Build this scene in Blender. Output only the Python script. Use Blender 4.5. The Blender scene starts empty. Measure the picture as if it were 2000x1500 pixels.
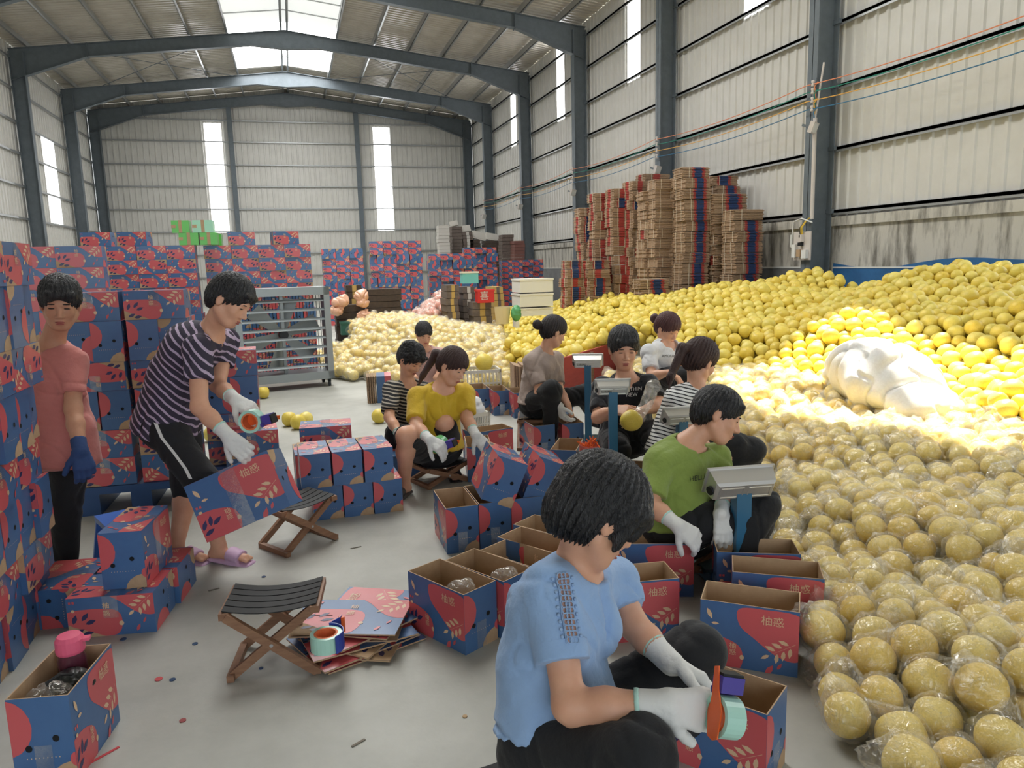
import bpy, math, random
import numpy as np
from mathutils import Vector, Matrix

scene = bpy.context.scene
COL = scene.collection
R = math.radians
rng = random.Random(7)

# ------------------------------------------------------------------ camera
FPX, CAMH = 1450.0, 1.5
YAW, PIT, ROLL = R(16.2), R(9.25), R(1.5)
fw = np.array([math.sin(YAW)*math.cos(PIT), math.cos(YAW)*math.cos(PIT), -math.sin(PIT)])
_r0 = np.array([math.cos(YAW), -math.sin(YAW), 0.0]); _u0 = np.cross(_r0, fw)
rt = _r0*math.cos(ROLL) - _u0*math.sin(ROLL)
up = _u0*math.cos(ROLL) + _r0*math.sin(ROLL)
CAM = np.array([0, 0, CAMH])
cd = bpy.data.cameras.new('camera'); cam = bpy.data.objects.new('camera', cd); COL.objects.link(cam)
cd.sensor_fit = 'HORIZONTAL'; cd.sensor_width = 36.0; cd.lens = 36.0*FPX/2000.0
cd.clip_start = 0.05; cd.clip_end = 300
M = Matrix(((rt[0], up[0], -fw[0], 0), (rt[1], up[1], -fw[1], 0), (rt[2], up[2], -fw[2], CAMH), (0, 0, 0, 1)))
cam.matrix_world = M
scene.camera = cam

# ------------------------------------------------------------------ world, sun, exposure
SKYLIGHT, WINDOW, SUN, SKY = 4.8, 4.0, 9.5, 1.5
scene.view_settings.view_transform = 'Standard'
scene.view_settings.look = 'None'
scene.view_settings.gamma = 1.0
scene.view_settings.use_curve_mapping = False
scene.view_settings.exposure = 1.06
w = bpy.data.worlds.new('sky'); scene.world = w; w.use_nodes = True
bg = w.node_tree.nodes['Background']
bg.inputs['Color'].default_value = (0.86, 0.93, 1.0, 1); bg.inputs['Strength'].default_value = SKY
sd = bpy.data.lights.new('sun', 'SUN'); sd.energy = SUN; sd.angle = R(0.6); sd.color = (1.0, 0.95, 0.86)
sun = bpy.data.objects.new('sun', sd); COL.objects.link(sun)
SUNV = Vector((0.30, 0.34, 0.89)).normalized()          # towards the sun
sun.rotation_euler = SUNV.to_track_quat('Z', 'Y').to_euler(); sun.location = (6, 8, 20)
try:
    scene.cycles.use_light_tree = False; scene.cycles.transparent_max_bounces = 10; scene.cycles.max_bounces = 5; scene.cycles.glossy_bounces = 2; scene.cycles.transmission_bounces = 2; scene.cycles.adaptive_threshold = 0.035
    scene.cycles.diffuse_bounces = 3; scene.cycles.sample_clamp_indirect = 6.0
    scene.cycles.caustics_reflective = False; scene.cycles.caustics_refractive = False
except Exception:
    pass

# ------------------------------------------------------------------ pixel helpers (photo pixel -> point in the room)
def ray(x, y): return fw + rt*(x-1000)/FPX - up*(y-750)/FPX
def gz(x, y, z=0.0):
    d = ray(x, y); return CAM + d*((z-CAMH)/d[2])
def gy(x, y, Y):
    d = ray(x, y); return CAM + d*(Y/d[1])
def gx(x, y, X):
    d = ray(x, y); return CAM + d*(X/d[0])
def gd(x, y, D): return CAM + ray(x, y)*D
def proj(P):
    d = np.asarray(P, float)-CAM; z = d@fw
    return 1000+FPX*(d@rt)/z, 750-FPX*(d@up)/z, z

# ------------------------------------------------------------------ materials
def lin(c):
    c = c/255.0
    return c/12.92 if c <= 0.04045 else ((c+0.055)/1.055)**2.4
def rgb(*c): return (lin(c[0]), lin(c[1]), lin(c[2]), 1)
MATS = {}
def mat(name, c, rough=0.6, metal=0.0, var=None, bump=None, coat=0.0, c2=None, emit=0.0, spec=0.5, stretch=None, sheen=0.0, sub=0.0):
    if name in MATS: return MATS[name]
    m = bpy.data.materials.new(name); m.use_nodes = True; nt = m.node_tree; b = nt.nodes['Principled BSDF']
    b.inputs['Base Color'].default_value = rgb(*c); b.inputs['Roughness'].default_value = rough
    b.inputs['Metallic'].default_value = metal; b.inputs['Specular IOR Level'].default_value = spec
    if coat: b.inputs['Coat Weight'].default_value = coat; b.inputs['Coat Roughness'].default_value = 0.12
    if sheen: b.inputs['Sheen Weight'].default_value = sheen
    if sub: b.inputs['Subsurface Weight'].default_value = sub; b.inputs['Subsurface Radius'].default_value = (0.012, 0.005, 0.003); b.inputs['Subsurface Scale'].default_value = 0.5
    if emit:
        b.inputs['Emission Color'].default_value = rgb(*c); b.inputs['Emission Strength'].default_value = emit
    if var or bump:
        tc = nt.nodes.new('ShaderNodeTexCoord'); src = tc.outputs['Object']
        if stretch:
            mp = nt.nodes.new('ShaderNodeMapping'); mp.inputs['Scale'].default_value = stretch
            nt.links.new(src, mp.inputs['Vector']); src = mp.outputs['Vector']
    if var:
        n = nt.nodes.new('ShaderNodeTexNoise'); n.inputs['Scale'].default_value = var[0]; n.inputs['Detail'].default_value = 6
        n.inputs['Roughness'].default_value = 0.62
        nt.links.new(src, n.inputs['Vector'])
        rp = nt.nodes.new('ShaderNodeValToRGB'); rp.color_ramp.elements[0].position = var[1]; rp.color_ramp.elements[1].position = var[2]
        rp.color_ramp.elements[0].color = rgb(*(c2 or c)); rp.color_ramp.elements[1].color = rgb(*c)
        nt.links.new(n.outputs['Fac'], rp.inputs['Fac']); nt.links.new(rp.outputs['Color'], b.inputs['Base Color'])
    if bump:
        n2 = nt.nodes.new('ShaderNodeTexNoise'); n2.inputs['Scale'].default_value = bump[0]; n2.inputs['Detail'].default_value = 4
        nt.links.new(src, n2.inputs['Vector'])
        bp = nt.nodes.new('ShaderNodeBump'); bp.inputs['Strength'].default_value = bump[1]; bp.inputs['Distance'].default_value = bump[2] if len(bump) > 2 else 0.01
        nt.links.new(n2.outputs['Fac'], bp.inputs['Height']); nt.links.new(bp.outputs['Normal'], b.inputs['Normal'])
    MATS[name] = m
    return m
def film_mat(name, clear=0.8, rough=0.12, scale=5, strength=0.7, tint=(250, 250, 248), white=0.25, crease=0.6):
    """clear plastic film: see-through, glossy, milky where it is creased"""
    if name in MATS: return MATS[name]
    m = bpy.data.materials.new(name); m.use_nodes = True; nt = m.node_tree; nt.nodes.clear(); N = nt.nodes.new; L = nt.links.new
    out = N('ShaderNodeOutputMaterial'); mx = N('ShaderNodeMixShader'); tr = N('ShaderNodeBsdfTransparent')
    mx2 = N('ShaderNodeMixShader'); gl = N('ShaderNodeBsdfGlossy'); df = N('ShaderNodeBsdfDiffuse'); tl = N('ShaderNodeBsdfTranslucent'); ad = N('ShaderNodeMixShader'); ad.inputs[0].default_value = 0.4
    tc = N('ShaderNodeTexCoord'); n = N('ShaderNodeTexNoise'); n.inputs['Scale'].default_value = scale; n.inputs['Detail'].default_value = 4; n.inputs['Distortion'].default_value = 1.6
    bp = N('ShaderNodeBump'); bp.inputs['Strength'].default_value = strength; bp.inputs['Distance'].default_value = 0.02
    L(tc.outputs['Object'], n.inputs['Vector']); L(n.outputs['Fac'], bp.inputs['Height'])
    L(bp.outputs['Normal'], gl.inputs['Normal'])
    for s_ in (gl, df, tl): s_.inputs['Color'].default_value = rgb(*tint)
    gl.inputs['Roughness'].default_value = rough
    sb = N('ShaderNodeMath'); sb.operation = 'SUBTRACT'; sb.inputs[1].default_value = 0.5; ab = N('ShaderNodeMath'); ab.operation = 'ABSOLUTE'; L(n.outputs['Fac'], sb.inputs[0]); L(sb.outputs[0], ab.inputs[0])
    rp = N('ShaderNodeValToRGB'); e = rp.color_ramp.elements; e[0].position = 0.0; e[0].color = (crease,)*3+(1,); e[1].position = 0.03; e[1].color = ((1-clear)*1.2,)*3+(1,); q = e.new(0.2); q.color = ((1-clear)*0.7,)*3+(1,)
    L(ab.outputs[0], rp.inputs['Fac'])
    L(rp.outputs['Color'], mx.inputs['Fac']); L(tr.outputs[0], mx.inputs[1])
    L(df.outputs[0], ad.inputs[1]); L(tl.outputs[0], ad.inputs[2])
    mx2.inputs['Fac'].default_value = white; L(gl.outputs[0], mx2.inputs[1]); L(ad.outputs[0], mx2.inputs[2]); L(mx2.outputs[0], mx.inputs[2])
    L(mx.outputs[0], out.inputs['Surface'])
    MATS[name] = m
    return m

# ------------------------------------------------------------------ mesh builder
class MB:
    def __init__(s): s.v = []; s.f = []; s.m = []
    def poly(s, pts, m=0):
        i = len(s.v); s.v += [tuple(p) for p in pts]; s.f.append(tuple(range(i, i+len(pts)))); s.m.append(m)
    def add(s, vs, fs, m=0):
        i = len(s.v); s.v += [tuple(p) for p in vs]
        for f in fs: s.f.append(tuple(a+i for a in f)); s.m.append(m)
    def box(s, lo, hi, m=0, rz=0.0, T=None):
        x0, y0, z0 = lo; x1, y1, z1 = hi
        vs = [(x0, y0, z0), (x1, y0, z0), (x1, y1, z0), (x0, y1, z0), (x0, y0, z1), (x1, y0, z1), (x1, y1, z1), (x0, y1, z1)]
        if T is not None: vs = [tuple(T @ Vector(v)) for v in vs]
        s.add(vs, [(3, 2, 1, 0), (4, 5, 6, 7), (0, 1, 5, 4), (1, 2, 6, 5), (2, 3, 7, 6), (3, 0, 4, 7)], m)
        return s
    def bar(s, a, b, w, h=None, m=0, upv=(0, 0, 1)):
        a = Vector(a); b = Vector(b); h = h or w; d = (b-a); L = d.length; d.normalize(); u = Vector(upv)
        if abs(d.dot(u)) > 0.98: u = Vector((0, 1, 0))
        sx = d.cross(u).normalized(); u = sx.cross(d)
        vs = []
        for p in (a, b):
            for i, j in ((-1, -1), (1, -1), (1, 1), (-1, 1)): vs.append(p+sx*(i*w/2)+u*(j*h/2))
        s.add(vs, [(3, 2, 1, 0), (4, 5, 6, 7), (0, 1, 5, 4), (1, 2, 6, 5), (2, 3, 7, 6), (3, 0, 4, 7)], m)
        return s
    def tube(s, pts, r, n=8, m=0, caps=True):
        pts = [Vector(p) for p in pts]; k = len(pts); rs = r if isinstance(r, (list, tuple)) else [r]*k
        base = len(s.v); ref = Vector((0, 0, 1))
        for i, p in enumerate(pts):
            d = (pts[min(i+1, k-1)]-pts[max(i-1, 0)]).normalized()
            if abs(d.dot(ref)) > 0.95: ref = Vector((0, 1, 0)) if abs(d.y) < 0.9 else Vector((1, 0, 0))
            a = d.cross(ref).normalized(); b = d.cross(a)
            for j in range(n):
                t = 2*math.pi*j/n; s.v.append(tuple(p+a*(math.cos(t)*rs[i])+b*(math.sin(t)*rs[i])))
        for i in range(k-1):
            for j in range(n):
                j2 = (j+1) % n
                s.f.append((base+i*n+j, base+i*n+j2, base+(i+1)*n+j2, base+(i+1)*n+j)); s.m.append(m)
        if caps:
            s.f.append(tuple(base+j for j in range(n))[::-1]); s.m.append(m)
            s.f.append(tuple(base+(k-1)*n+j for j in range(n))); s.m.append(m)
        return s
    def lathe(s, prof, n=16, m=0, c=(0, 0, 0)):
        base = len(s.v)
        for r, z in prof:
            for j in range(n):
                t = 2*math.pi*j/n; s.v.append((c[0]+r*math.cos(t), c[1]+r*math.sin(t), c[2]+z))
        for i in range(len(prof)-1):
            for j in range(n):
                j2 = (j+1) % n; s.f.append((base+i*n+j, base+i*n+j2, base+(i+1)*n+j2, base+(i+1)*n+j)); s.m.append(m)
        return s
    def xf(s, T):
        s.v = [tuple(T @ Vector(v)) for v in s.v]; return s
    def mesh(s, name, mats, smooth=False):
        me = bpy.data.meshes.new(name); me.from_pydata(s.v, [], s.f)
        for q in mats: me.materials.append(q)
        if len(mats) > 1: me.polygons.foreach_set('material_index', s.m)
        if smooth: me.polygons.foreach_set('use_smooth', [True]*len(me.polygons))
        me.update()
        return me
    def build(s, name, mats, parent=None, loc=(0, 0, 0), rz=0.0, smooth=False):
        if not isinstance(mats, (list, tuple)): mats = [mats]
        return obj(name, s.mesh(name, mats, smooth), parent, loc, rz)
def obj(name, me, parent=None, loc=(0, 0, 0), rz=0.0, rot=None, scale=None):
    o = bpy.data.objects.new(name, me); COL.objects.link(o); o.location = loc
    o.rotation_euler = rot if rot is not None else (0, 0, rz)
    if scale is not None: o.scale = scale
    if parent is not None: o.parent = parent
    return o
def tag(o, label=None, cat=None, group=None, kind=None):
    if label: o['label'] = label
    if cat: o['category'] = cat
    if group: o['group'] = group
    if kind: o['kind'] = kind
    return o
def empty(name, loc=(0, 0, 0), rz=0.0, label=None, cat=None, group=None, kind=None):
    o = bpy.data.objects.new(name, None); COL.objects.link(o); o.location = loc; o.rotation_euler = (0, 0, rz)
    return tag(o, label, cat, group, kind)
def copy_tree(o, parent=None):
    c = o.copy(); COL.objects.link(c); c.parent = parent
    for ch in list(o.children): copy_tree(ch, c)
    return c
ORD = ['first', 'second', 'third', 'fourth', 'fifth', 'sixth', 'seventh', 'eighth', 'ninth', 'tenth', 'eleventh', 'twelfth', 'thirteenth', 'fourteenth', 'fifteenth', 'sixteenth', 'seventeenth', 'eighteenth', 'nineteenth', 'twentieth']

# ------------------------------------------------------------------ room shell
XL, XR, YF, YB, ZE, ZR, XM = -7.9, 9.0, -9.0, 36.9, 8.35, 9.35, 0.35
FR = [-5.4, 0.05, 5.5, 10.96, 16.4, 21.85, 27.3, 32.75, 36.6]
m_floor = mat('concrete_floor', (186, 186, 178), 0.55, var=(1.3, 0.32, 0.62), c2=(160, 160, 152), bump=(35, 0.25, 0.004))
m_sheet = mat('wall_sheet', (228, 226, 220), 0.38, spec=0.6, var=(3, 0.3, 0.7), c2=(219, 217, 210))
m_roof = mat('roof_sheet', (208, 202, 190), 0.33, spec=0.7, var=(2, 0.3, 0.7), c2=(188, 181, 168))
m_steel = mat('frame_steel', (116, 125, 132), 0.45, spec=0.4, var=(6, 0.35, 0.7), c2=(105, 114, 121))
m_galv = mat('galvanised', (176, 178, 178), 0.35, metal=0.6)
m_conc = mat('old_plaster', (208, 204, 194), 0.9, var=(2.6, 0.34, 0.54), c2=(128, 124, 116), stretch=(1.6, 2.2, 0.45), bump=(18, 0.4, 0.02))
m_greyp = mat('grey_paint', (136, 137, 138), 0.7, var=(4, 0.3, 0.6), c2=(122, 122, 122))
m_bluep = mat('blue_paint', (52, 112, 168), 0.6, var=(5, 0.3, 0.6), c2=(44, 96, 146))
m_white = mat('white_line', (232, 232, 228), 0.6)
m_sky = mat('skylight_panel', (250, 250, 248), 0.5, emit=SKYLIGHT)
m_sky2 = mat('skylight_panel_dull', (214, 216, 212), 0.5, emit=0.55)
m_win = mat('window_panel', (252, 253, 255), 0.5, emit=WINDOW)

f = MB(); f.box((XL-1, YF-14, -0.2), (XR+9, YB+1, 0)); tag(f.build('floor', m_floor), kind='structure')

def ribbed(p0, du, n, pitch, dv, nrm, depth=0.028, cut=None):
    """trapezoid-ribbed steel sheet: p0 origin, du unit along ribs' repeat, dv full vector along the ribs; cut(u0,u1)->list of (t0,t1) kept"""
    mb = MB(); p0 = Vector(p0); du = Vector(du); dv = Vector(dv); nrm = Vector(nrm)
    prof = [(0, 0), (0.62, 0), (0.70, 1), (0.92, 1), (1.0, 0)]
    for i in range(n):
        for (a, h0), (b, h1) in zip(prof[:-1], prof[1:]):
            u0, u1 = (i+a)*pitch, (i+b)*pitch
            for t0, t1 in (cut(u0, u1) if cut else [(0, 1)]):
                A = p0+du*u0+nrm*(h0*depth); B = p0+du*u1+nrm*(h1*depth)
                mb.poly([A+dv*t0, B+dv*t0, B+dv*t1, A+dv*t1])
    return mb
GIRT = [2.22, 3.25, 4.25, 5.25, 6.2, 7.2, 8.12]
# right wall: concrete to 2.13, ribbed sheet above with clear strips
ADDED_DOORY = (2.6, 6.6)                                               # unseen door opening in the right wall, added to light the heap
def cutR(u0, u1):
    y = YF+(u0+u1)/2
    if ADDED_DOORY[0] < y < ADDED_DOORY[1]: return [((4.4-2.13)/(ZE+0.24-2.13), 1)]
    for fy in FR:
        if fy+2.02 < y < fy+2.72 and fy < 30: return [(0, (6.16-2.13)/(ZE+0.24-2.13))]
    return [(0, 1)]
nR = int((YB-YF)/0.24)
wr = tag(ribbed((XR, YF, 2.13), (0, 1, 0), nR, 0.24, (0, 0, ZE+0.24-2.13), (-1, 0, 0), cut=cutR).build('wall_right', m_sheet), kind='structure')
for ya, yb in ((YF, ADDED_DOORY[0]), (ADDED_DOORY[1], YB)):
    b = MB(); b.box((XR-0.06, ya, 0), (XR+0.2, yb, 2.05)); b.box((XR-0.12, ya, 1.98), (XR+0.2, yb, 2.13)); b.build('plaster_base', m_conc, wr)
b = MB(); b.box((XR-0.075, 11.15, 0), (XR-0.055, YB, 1.27)); b.build('painted_dado', m_greyp, wr)
b = MB(); b.box((XR-0.085, 11.15, 1.27), (XR-0.055, YB, 1.30)); b.build('painted_line', m_white, wr)
b = MB()
ys = np.linspace(ADDED_DOORY[1], 10.8, 40)
def dtop(y): return 1.36+0.05*math.sin(y*1.1)+0.04*math.sin(y*2.3+1)
for a, c in zip(ys[:-1], ys[1:]):
    za, zc = dtop(a), dtop(c); X0, X1 = XR-0.08, XR-0.055
    b.add([(X0, a, 0), (X0, c, 0), (X0, c, zc), (X0, a, za), (X1, a, za), (X1, c, zc)], [(0, 3, 2, 1), (3, 4, 5, 2)])
b.build('painted_dado', m_bluep, wr)
b = MB(); b.box((XR-0.09, ADDED_DOORY[1], 1.27), (XR-0.07, 10.8, 1.295)); b.build('painted_line', m_white, wr)
for z in GIRT:
    y0_ = ADDED_DOORY[1] if z < 4.4 else YF
    g = MB(); g.box((XR-0.11, y0_, z-0.025), (XR-0.03, YB, z+0.025)); g.box((XR-0.11, y0_, z-0.06), (XR-0.10, YB, z+0.025)); g.build('girt', m_galv, wr)
for k, fy in enumerate(FR):
    if fy < 30:
        p = MB(); p.box((XR-0.005, fy+2.02, 6.16), (XR+0.01, fy+2.72, ZE+0.24)); tag(p.build('window_%d' % (k+3), m_win), kind='structure')
# tie rods beside the columns (purlin clips)
# left wall
wl = tag(ribbed((XL, YF, 0), (0, 1, 0), nR, 0.24, (0, 0, ZE+0.24), (1, 0, 0)).build('wall_left', m_sheet), kind='structure')
for z in [1.2]+GIRT:
    g = MB(); g.box((XL+0.03, YF, z-0.03), (XL+0.11, YB, z+0.03)); g.build('girt', m_galv, wl)
m_refl = mat('window_panel_dull', (246, 248, 250), 0.5, emit=1.1)
p = MB(); p.box((XL+0.030, 29.9, 3.28), (XL+0.036, 31.3, 6.17)); tag(p.build('window_15', m_refl), kind='structure')  # glowing strip added for the bright reflection on the ribbed sheet
# back wall with two tall clear panels
WN = [(-3.25, -2.55), (4.2, 4.9)]
def cutB(u0, u1):
    x = XL+(u0+u1)/2; zt = ZE+(ZR-ZE)*(1-abs(x-XM)/(XR-XM))
    for a, c in WN:
        if a < x < c: return [(0, 3.22/zt), (8.0/zt, 1.0)]
    return [(0, 1)]
mb = MB(); nB = int((XR-XL)/0.24)
prof = [(0, 0), (0.62, 0), (0.70, 1), (0.92, 1), (1.0, 0)]
def ztop(x): return ZE+(ZR-ZE)*(1-(abs(x-XM)/((XR-XM) if x > XM else (XM-XL))))
for i in range(nB+1):
    for (a, h0), (c, h1) in zip(prof[:-1], prof[1:]):
        x0, x1 = XL+(i+a)*0.24, min(XR, XL+(i+c)*0.24)
        if x0 >= XR: continue
        xm = (x0+x1)/2; segs = [(0, None)]
        for wa, wb in WN:
            if wa < xm < wb: segs = [(0, 3.22), (8.0, None)]
        for z0, z1 in segs:
            mb.poly([(x0, YB-h0*0.028, z0), (x1, YB-h1*0.028, z0), (x1, YB-h1*0.028, z1 or ztop(x1)+0.24), (x0, YB-h0*0.028, z1 or ztop(x0)+0.24)])
wb = tag(mb.build('wall_back', m_sheet), kind='structure')
for z in [1.2]+GIRT:
    g = MB(); g.box((XL, YB-0.11, z-0.025), (XR, YB-0.03, z+0.025)); g.build('girt', m_galv, wb)
for k, (a, c) in enumerate(WN):
    p = MB(); p.box((a, YB-0.01, 3.22), (c, YB+0.01, 8.0)); tag(p.build('window_%d' % (k+1), m_win), kind='structure')
for x in (-2.15, 3.42):
    g = MB(); g.box((x-0.1, YB-0.32, 0), (x+0.1, YB-0.30, ztop(x))); g.box((x-0.1, YB-0.13, 0), (x+0.1, YB-0.11, ztop(x))); g.box((x-0.006, YB-0.31, 0), (x+0.006, YB-0.12, ztop(x)))
    g.build('wind_post', m_steel, wb)
# roof: ribbed sheets running down the slope, ridge light panels, a light opening low on the right slope
SKYB = {2: m_sky, 3: m_sky, 4: m_sky, 5: m_sky2, 6: m_sky}      # bay index -> panel material (bay i is FR[i]..FR[i+1])
SX0, SX1 = -1.45, 2.05
def zroof(x): return ztop(x)+0.25
XO0, XO1 = XL-0.5, XR+0.5                                         # roof oversail
SUNC = np.array([4.7, 4.9, 0.45])                                # centre of the sunlit patch on the heap
_t = (8.2-SUNC[2])/SUNV.z; HX, HY = SUNC[0]+SUNV.x*_t, SUNC[1]+SUNV.y*_t
HOLE = (HX-0.72, HX+0.72, HY-1.45, HY+1.45)
mb = MB(); nY = int((YB+0.6-YF)/0.2)
for i in range(nY+1):
    for (a, h0), (c, h1) in zip(prof[:-1], prof[1:]):
        y0, y1 = YF+(i+a)*0.2, min(YB+0.6, YF+(i+c)*0.2); ym = (y0+y1)/2
        bay = sum(1 for q in FR if q < ym)-1
        for xa, xb in ((XO0, XM), (XM, XO1)):
            segs = [(xa, xb)]
            if bay in SKYB:
                segs = [(xa, SX0)] if xb == XM else [(SX1, xb)]
            if xb == XO1 and HOLE[2] < ym < HOLE[3]:
                s0 = segs[0]; segs = [(s0[0], HOLE[0]), (HOLE[1], s0[1])]
            for x0, x1 in segs:
                mb.poly([(x0, y0, zroof(x0)-h0*0.022), (x0, y1, zroof(x0)-h1*0.022), (x1, y1, zroof(x1)-h1*0.022), (x1, y0, zroof(x1)-h0*0.022)])
ce = tag(mb.build('ceiling', m_roof), kind='structure')
for k, m_ in SKYB.items():
    for j, (x0, x1) in enumerate(((SX0, XM), (XM, SX1))):
        p = MB(); y0, y1 = FR[k]-0.02, FR[k+1]+0.02
        p.poly([(x0, y0, zroof(x0)), (x0, y1, zroof(x0)), (x1, y1, zroof(x1)), (x1, y0, zroof(x1))])
        tag(p.build('window_%d' % (20+2*k+j), m_), kind='structure')
    g = MB(); ym = (FR[k]+FR[k+1])/2
    for yy in (FR[k]+1.4, ym, FR[k+1]-1.4):
        g.bar((SX0, yy, zroof(SX0)-0.05), (XM, yy, zroof(XM)-0.05), 0.03); g.bar((XM, yy, zroof(XM)-0.05), (SX1, yy, zroof(SX1)-0.05), 0.03)
    g.build('glazing_bar', m_galv, ce)
for x in [-7.3, -6.1, -4.9, -3.7, -2.6, SX0, 0.25, 0.45, SX1, 3.3, 4.5, 5.7, 6.9, 8.1]:
    g = MB(); z = zroof(x)-0.03
    g.box((x-0.035, YF, z-0.2), (x-0.022, YB, z)); g.box((x-0.035, YF, z-0.2), (x+0.035, YB, z-0.187)); g.build('purlin', m_galv, ce)
g = MB()
for y0, y1 in ((27.3, 32.75),):
    for xa, xb in ((-6.5, -1.5), (2.1, 7.2)):
        g.tube([(xa, y0, zroof(xa)-0.3), (xb, y1, zroof(xb)-0.3)], 0.012, 5); g.tube([(xa, y1, zroof(xa)-0.3), (xb, y0, zroof(xb)-0.3)], 0.012, 5)
g.build('brace_rod', m_steel, ce)
# portal frames
def i_plate(mb, pts_top, pts_bot, y, wf=0.1, tf=0.015):
    """tapered I beam in the XZ plane at y: web plus top and bottom flanges following the two chains"""
    for (a, b_), (c, d) in zip(zip(pts_top[:-1], pts_top[1:]), zip(pts_bot[:-1], pts_bot[1:])):
        mb.add([(a[0], y-0.006, a[1]), (b_[0], y-0.006, b_[1]), (d[0], y-0.006, d[1]), (c[0], y-0.006, c[1])], [(0, 1, 2, 3)])
        mb.add([(a[0], y+0.006, a[1]), (b_[0], y+0.006, b_[1]), (d[0], y+0.006, d[1]), (c[0], y+0.006, c[1])], [(3, 2, 1, 0)])
        for p, q, s in ((a, b_, -1), (c, d, 1)):
            mb.add([(p[0], y-wf, p[1]), (q[0], y-wf, q[1]), (q[0], y+wf, q[1]), (p[0], y+wf, p[1]),
                    (p[0], y-wf, p[1]+s*tf), (q[0], y-wf, q[1]+s*tf), (q[0], y+wf, q[1]+s*tf), (p[0], y+wf, p[1]+s*tf)],
                   [(0, 1, 2, 3), (7, 6, 5, 4), (0, 4, 5, 1), (2, 6, 7, 3)])
for k, y in enumerate(FR):
    if y < 5: continue
    fr = empty('portal_beam', (0, 0, 0), kind='structure')
    for s, X in ((-1, XL), (1, XR)):
        xo = X-s*0.12; xi = X-s*0.52
        c = MB(); z1 = ztop(X)-0.1
        c.box((min(xo, xo-s*0.02), y-0.12, 0), (max(xo, xo-s*0.02), y+0.12, z1)); c.box((min(xi, xi+s*0.02), y-0.12, 0), (max(xi, xi+s*0.02), y+0.12, z1))
        c.box((min(xo, xi), y-0.007, 0), (max(xo, xi), y+0.007, z1)); c.box((min(xo, xi)-0.1, y-0.2, 0), (max(xo, xi)+0.1, y+0.2, 0.03))
        c.build('column', m_steel, fr)
        r = MB(); x1 = X-s*2.3; xr = XM+s*1.1
        top = [(xo, ztop(xo)-0.02), (x1, ztop(x1)-0.02), (xr, ztop(xr)-0.02), (XM, ztop(XM)-0.02)]
        bot = [(xo, ztop(xo)-0.95), (x1, ztop(x1)-0.42), (xr, ztop(xr)-0.42), (XM, ztop(XM)-0.62)]
        i_plate(r, top, bot, y)
        r.box((x1-0.012, y-0.11, ztop(x1)-0.46), (x1+0.012, y+0.11, ztop(x1)-0.01))
        r.build('rafter', m_steel, fr)
        cl = MB()
        for z in GIRT: cl.box((min(X-s*0.1, X-s*0.16), y-0.16, z-0.03), (max(X-s*0.1, X-s*0.16), y+0.28, z+0.04))
        cl.build('girt_clip', m_steel, fr)
# front gable far behind the camera: solid sheet with one wide open doorway
g = MB(); g.poly([(XL, YF, 0), (-5.5, YF, 0), (-5.5, YF, 9.4), (XL, YF, 8.35)]); g.poly([(7, YF, 0), (XR, YF, 0), (XR, YF, 8.35), (7, YF, 9)]); g.poly([(-5.5, YF, 5.2), (7, YF, 5.2), (7, YF, 9.5), (-5.5, YF, 9.5)])
tag(g.build('wall_front', m_sheet), kind='structure')

# ------------------------------------------------------------------ pomelos
def island_mat(name, cols, rough=0.42, bump=(220, 0.12, 0.004)):
    m = bpy.data.materials.new(name); m.use_nodes = True; nt = m.node_tree; b = nt.nodes['Principled BSDF']; N = nt.nodes.new; L = nt.links.new
    ge = N('ShaderNodeNewGeometry'); oi = N('ShaderNodeObjectInfo'); ad = N('ShaderNodeMath'); ad.operation = 'ADD'; fr = N('ShaderNodeMath'); fr.operation = 'FRACT'
    L(ge.outputs['Random Per Island'], ad.inputs[0]); L(oi.outputs['Random'], ad.inputs[1]); L(ad.outputs[0], fr.inputs[0])
    rp = N('ShaderNodeValToRGB'); e = rp.color_ramp.elements
    while len(e) < len(cols): e.new(0.5)
    for i, c in enumerate(cols): e[i].position = i/(len(cols)-1); e[i].color = rgb(*c)
    L(fr.outputs[0], rp.inputs['Fac'])
    tc = N('ShaderNodeTexCoord'); n = N('ShaderNodeTexNoise'); n.inputs['Scale'].default_value = 14; n.inputs['Detail'].default_value = 3; L(tc.outputs['Object'], n.inputs['Vector'])
    mx = N('ShaderNodeMix'); mx.data_type = 'RGBA'; mx.blend_type = 'MULTIPLY'; mx.inputs['Factor'].default_value = 0.35
    L(rp.outputs['Color'], mx.inputs['A']); r2 = N('ShaderNodeValToRGB'); r2.color_ramp.elements[0].color = (0.62, 0.60, 0.36, 1); r2.color_ramp.elements[0].position = 0.3; r2.color_ramp.elements[1].position = 0.6
    L(n.outputs['Fac'], r2.inputs['Fac']); L(r2.outputs['Color'], mx.inputs['B']); L(mx.outputs['Result'], b.inputs['Base Color'])
    b.inputs['Roughness'].default_value = rough
    n2 = N('ShaderNodeTexNoise'); n2.inputs['Scale'].default_value = bump[0]; L(tc.outputs['Object'], n2.inputs['Vector'])
    bp = N('ShaderNodeBump'); bp.inputs['Strength'].default_value = bump[1]; bp.inputs['Distance'].default_value = bump[2]
    L(n2.outputs['Fac'], bp.inputs['Height']); L(bp.outputs['Normal'], b.inputs['Normal'])
    MATS[name] = m
    return m
m_pom = island_mat('pomelo_skin', [(240, 214, 92), (244, 222, 110), (236, 206, 84), (232, 214, 104), (246, 226, 122)])
m_pom2 = island_mat('pomelo_skin_bagged', [(248, 218, 116), (250, 226, 136), (244, 208, 100), (244, 220, 130)])
m_bag = film_mat('fruit_bag', 0.86, 0.05, 1.3, 1.0, (255, 253, 246), 0.52, 0.36)
m_bagfar = film_mat('fruit_bag_far', 0.84, 0.07, 18, 0.9, (255, 253, 246), 0.58, 0.4)

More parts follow.
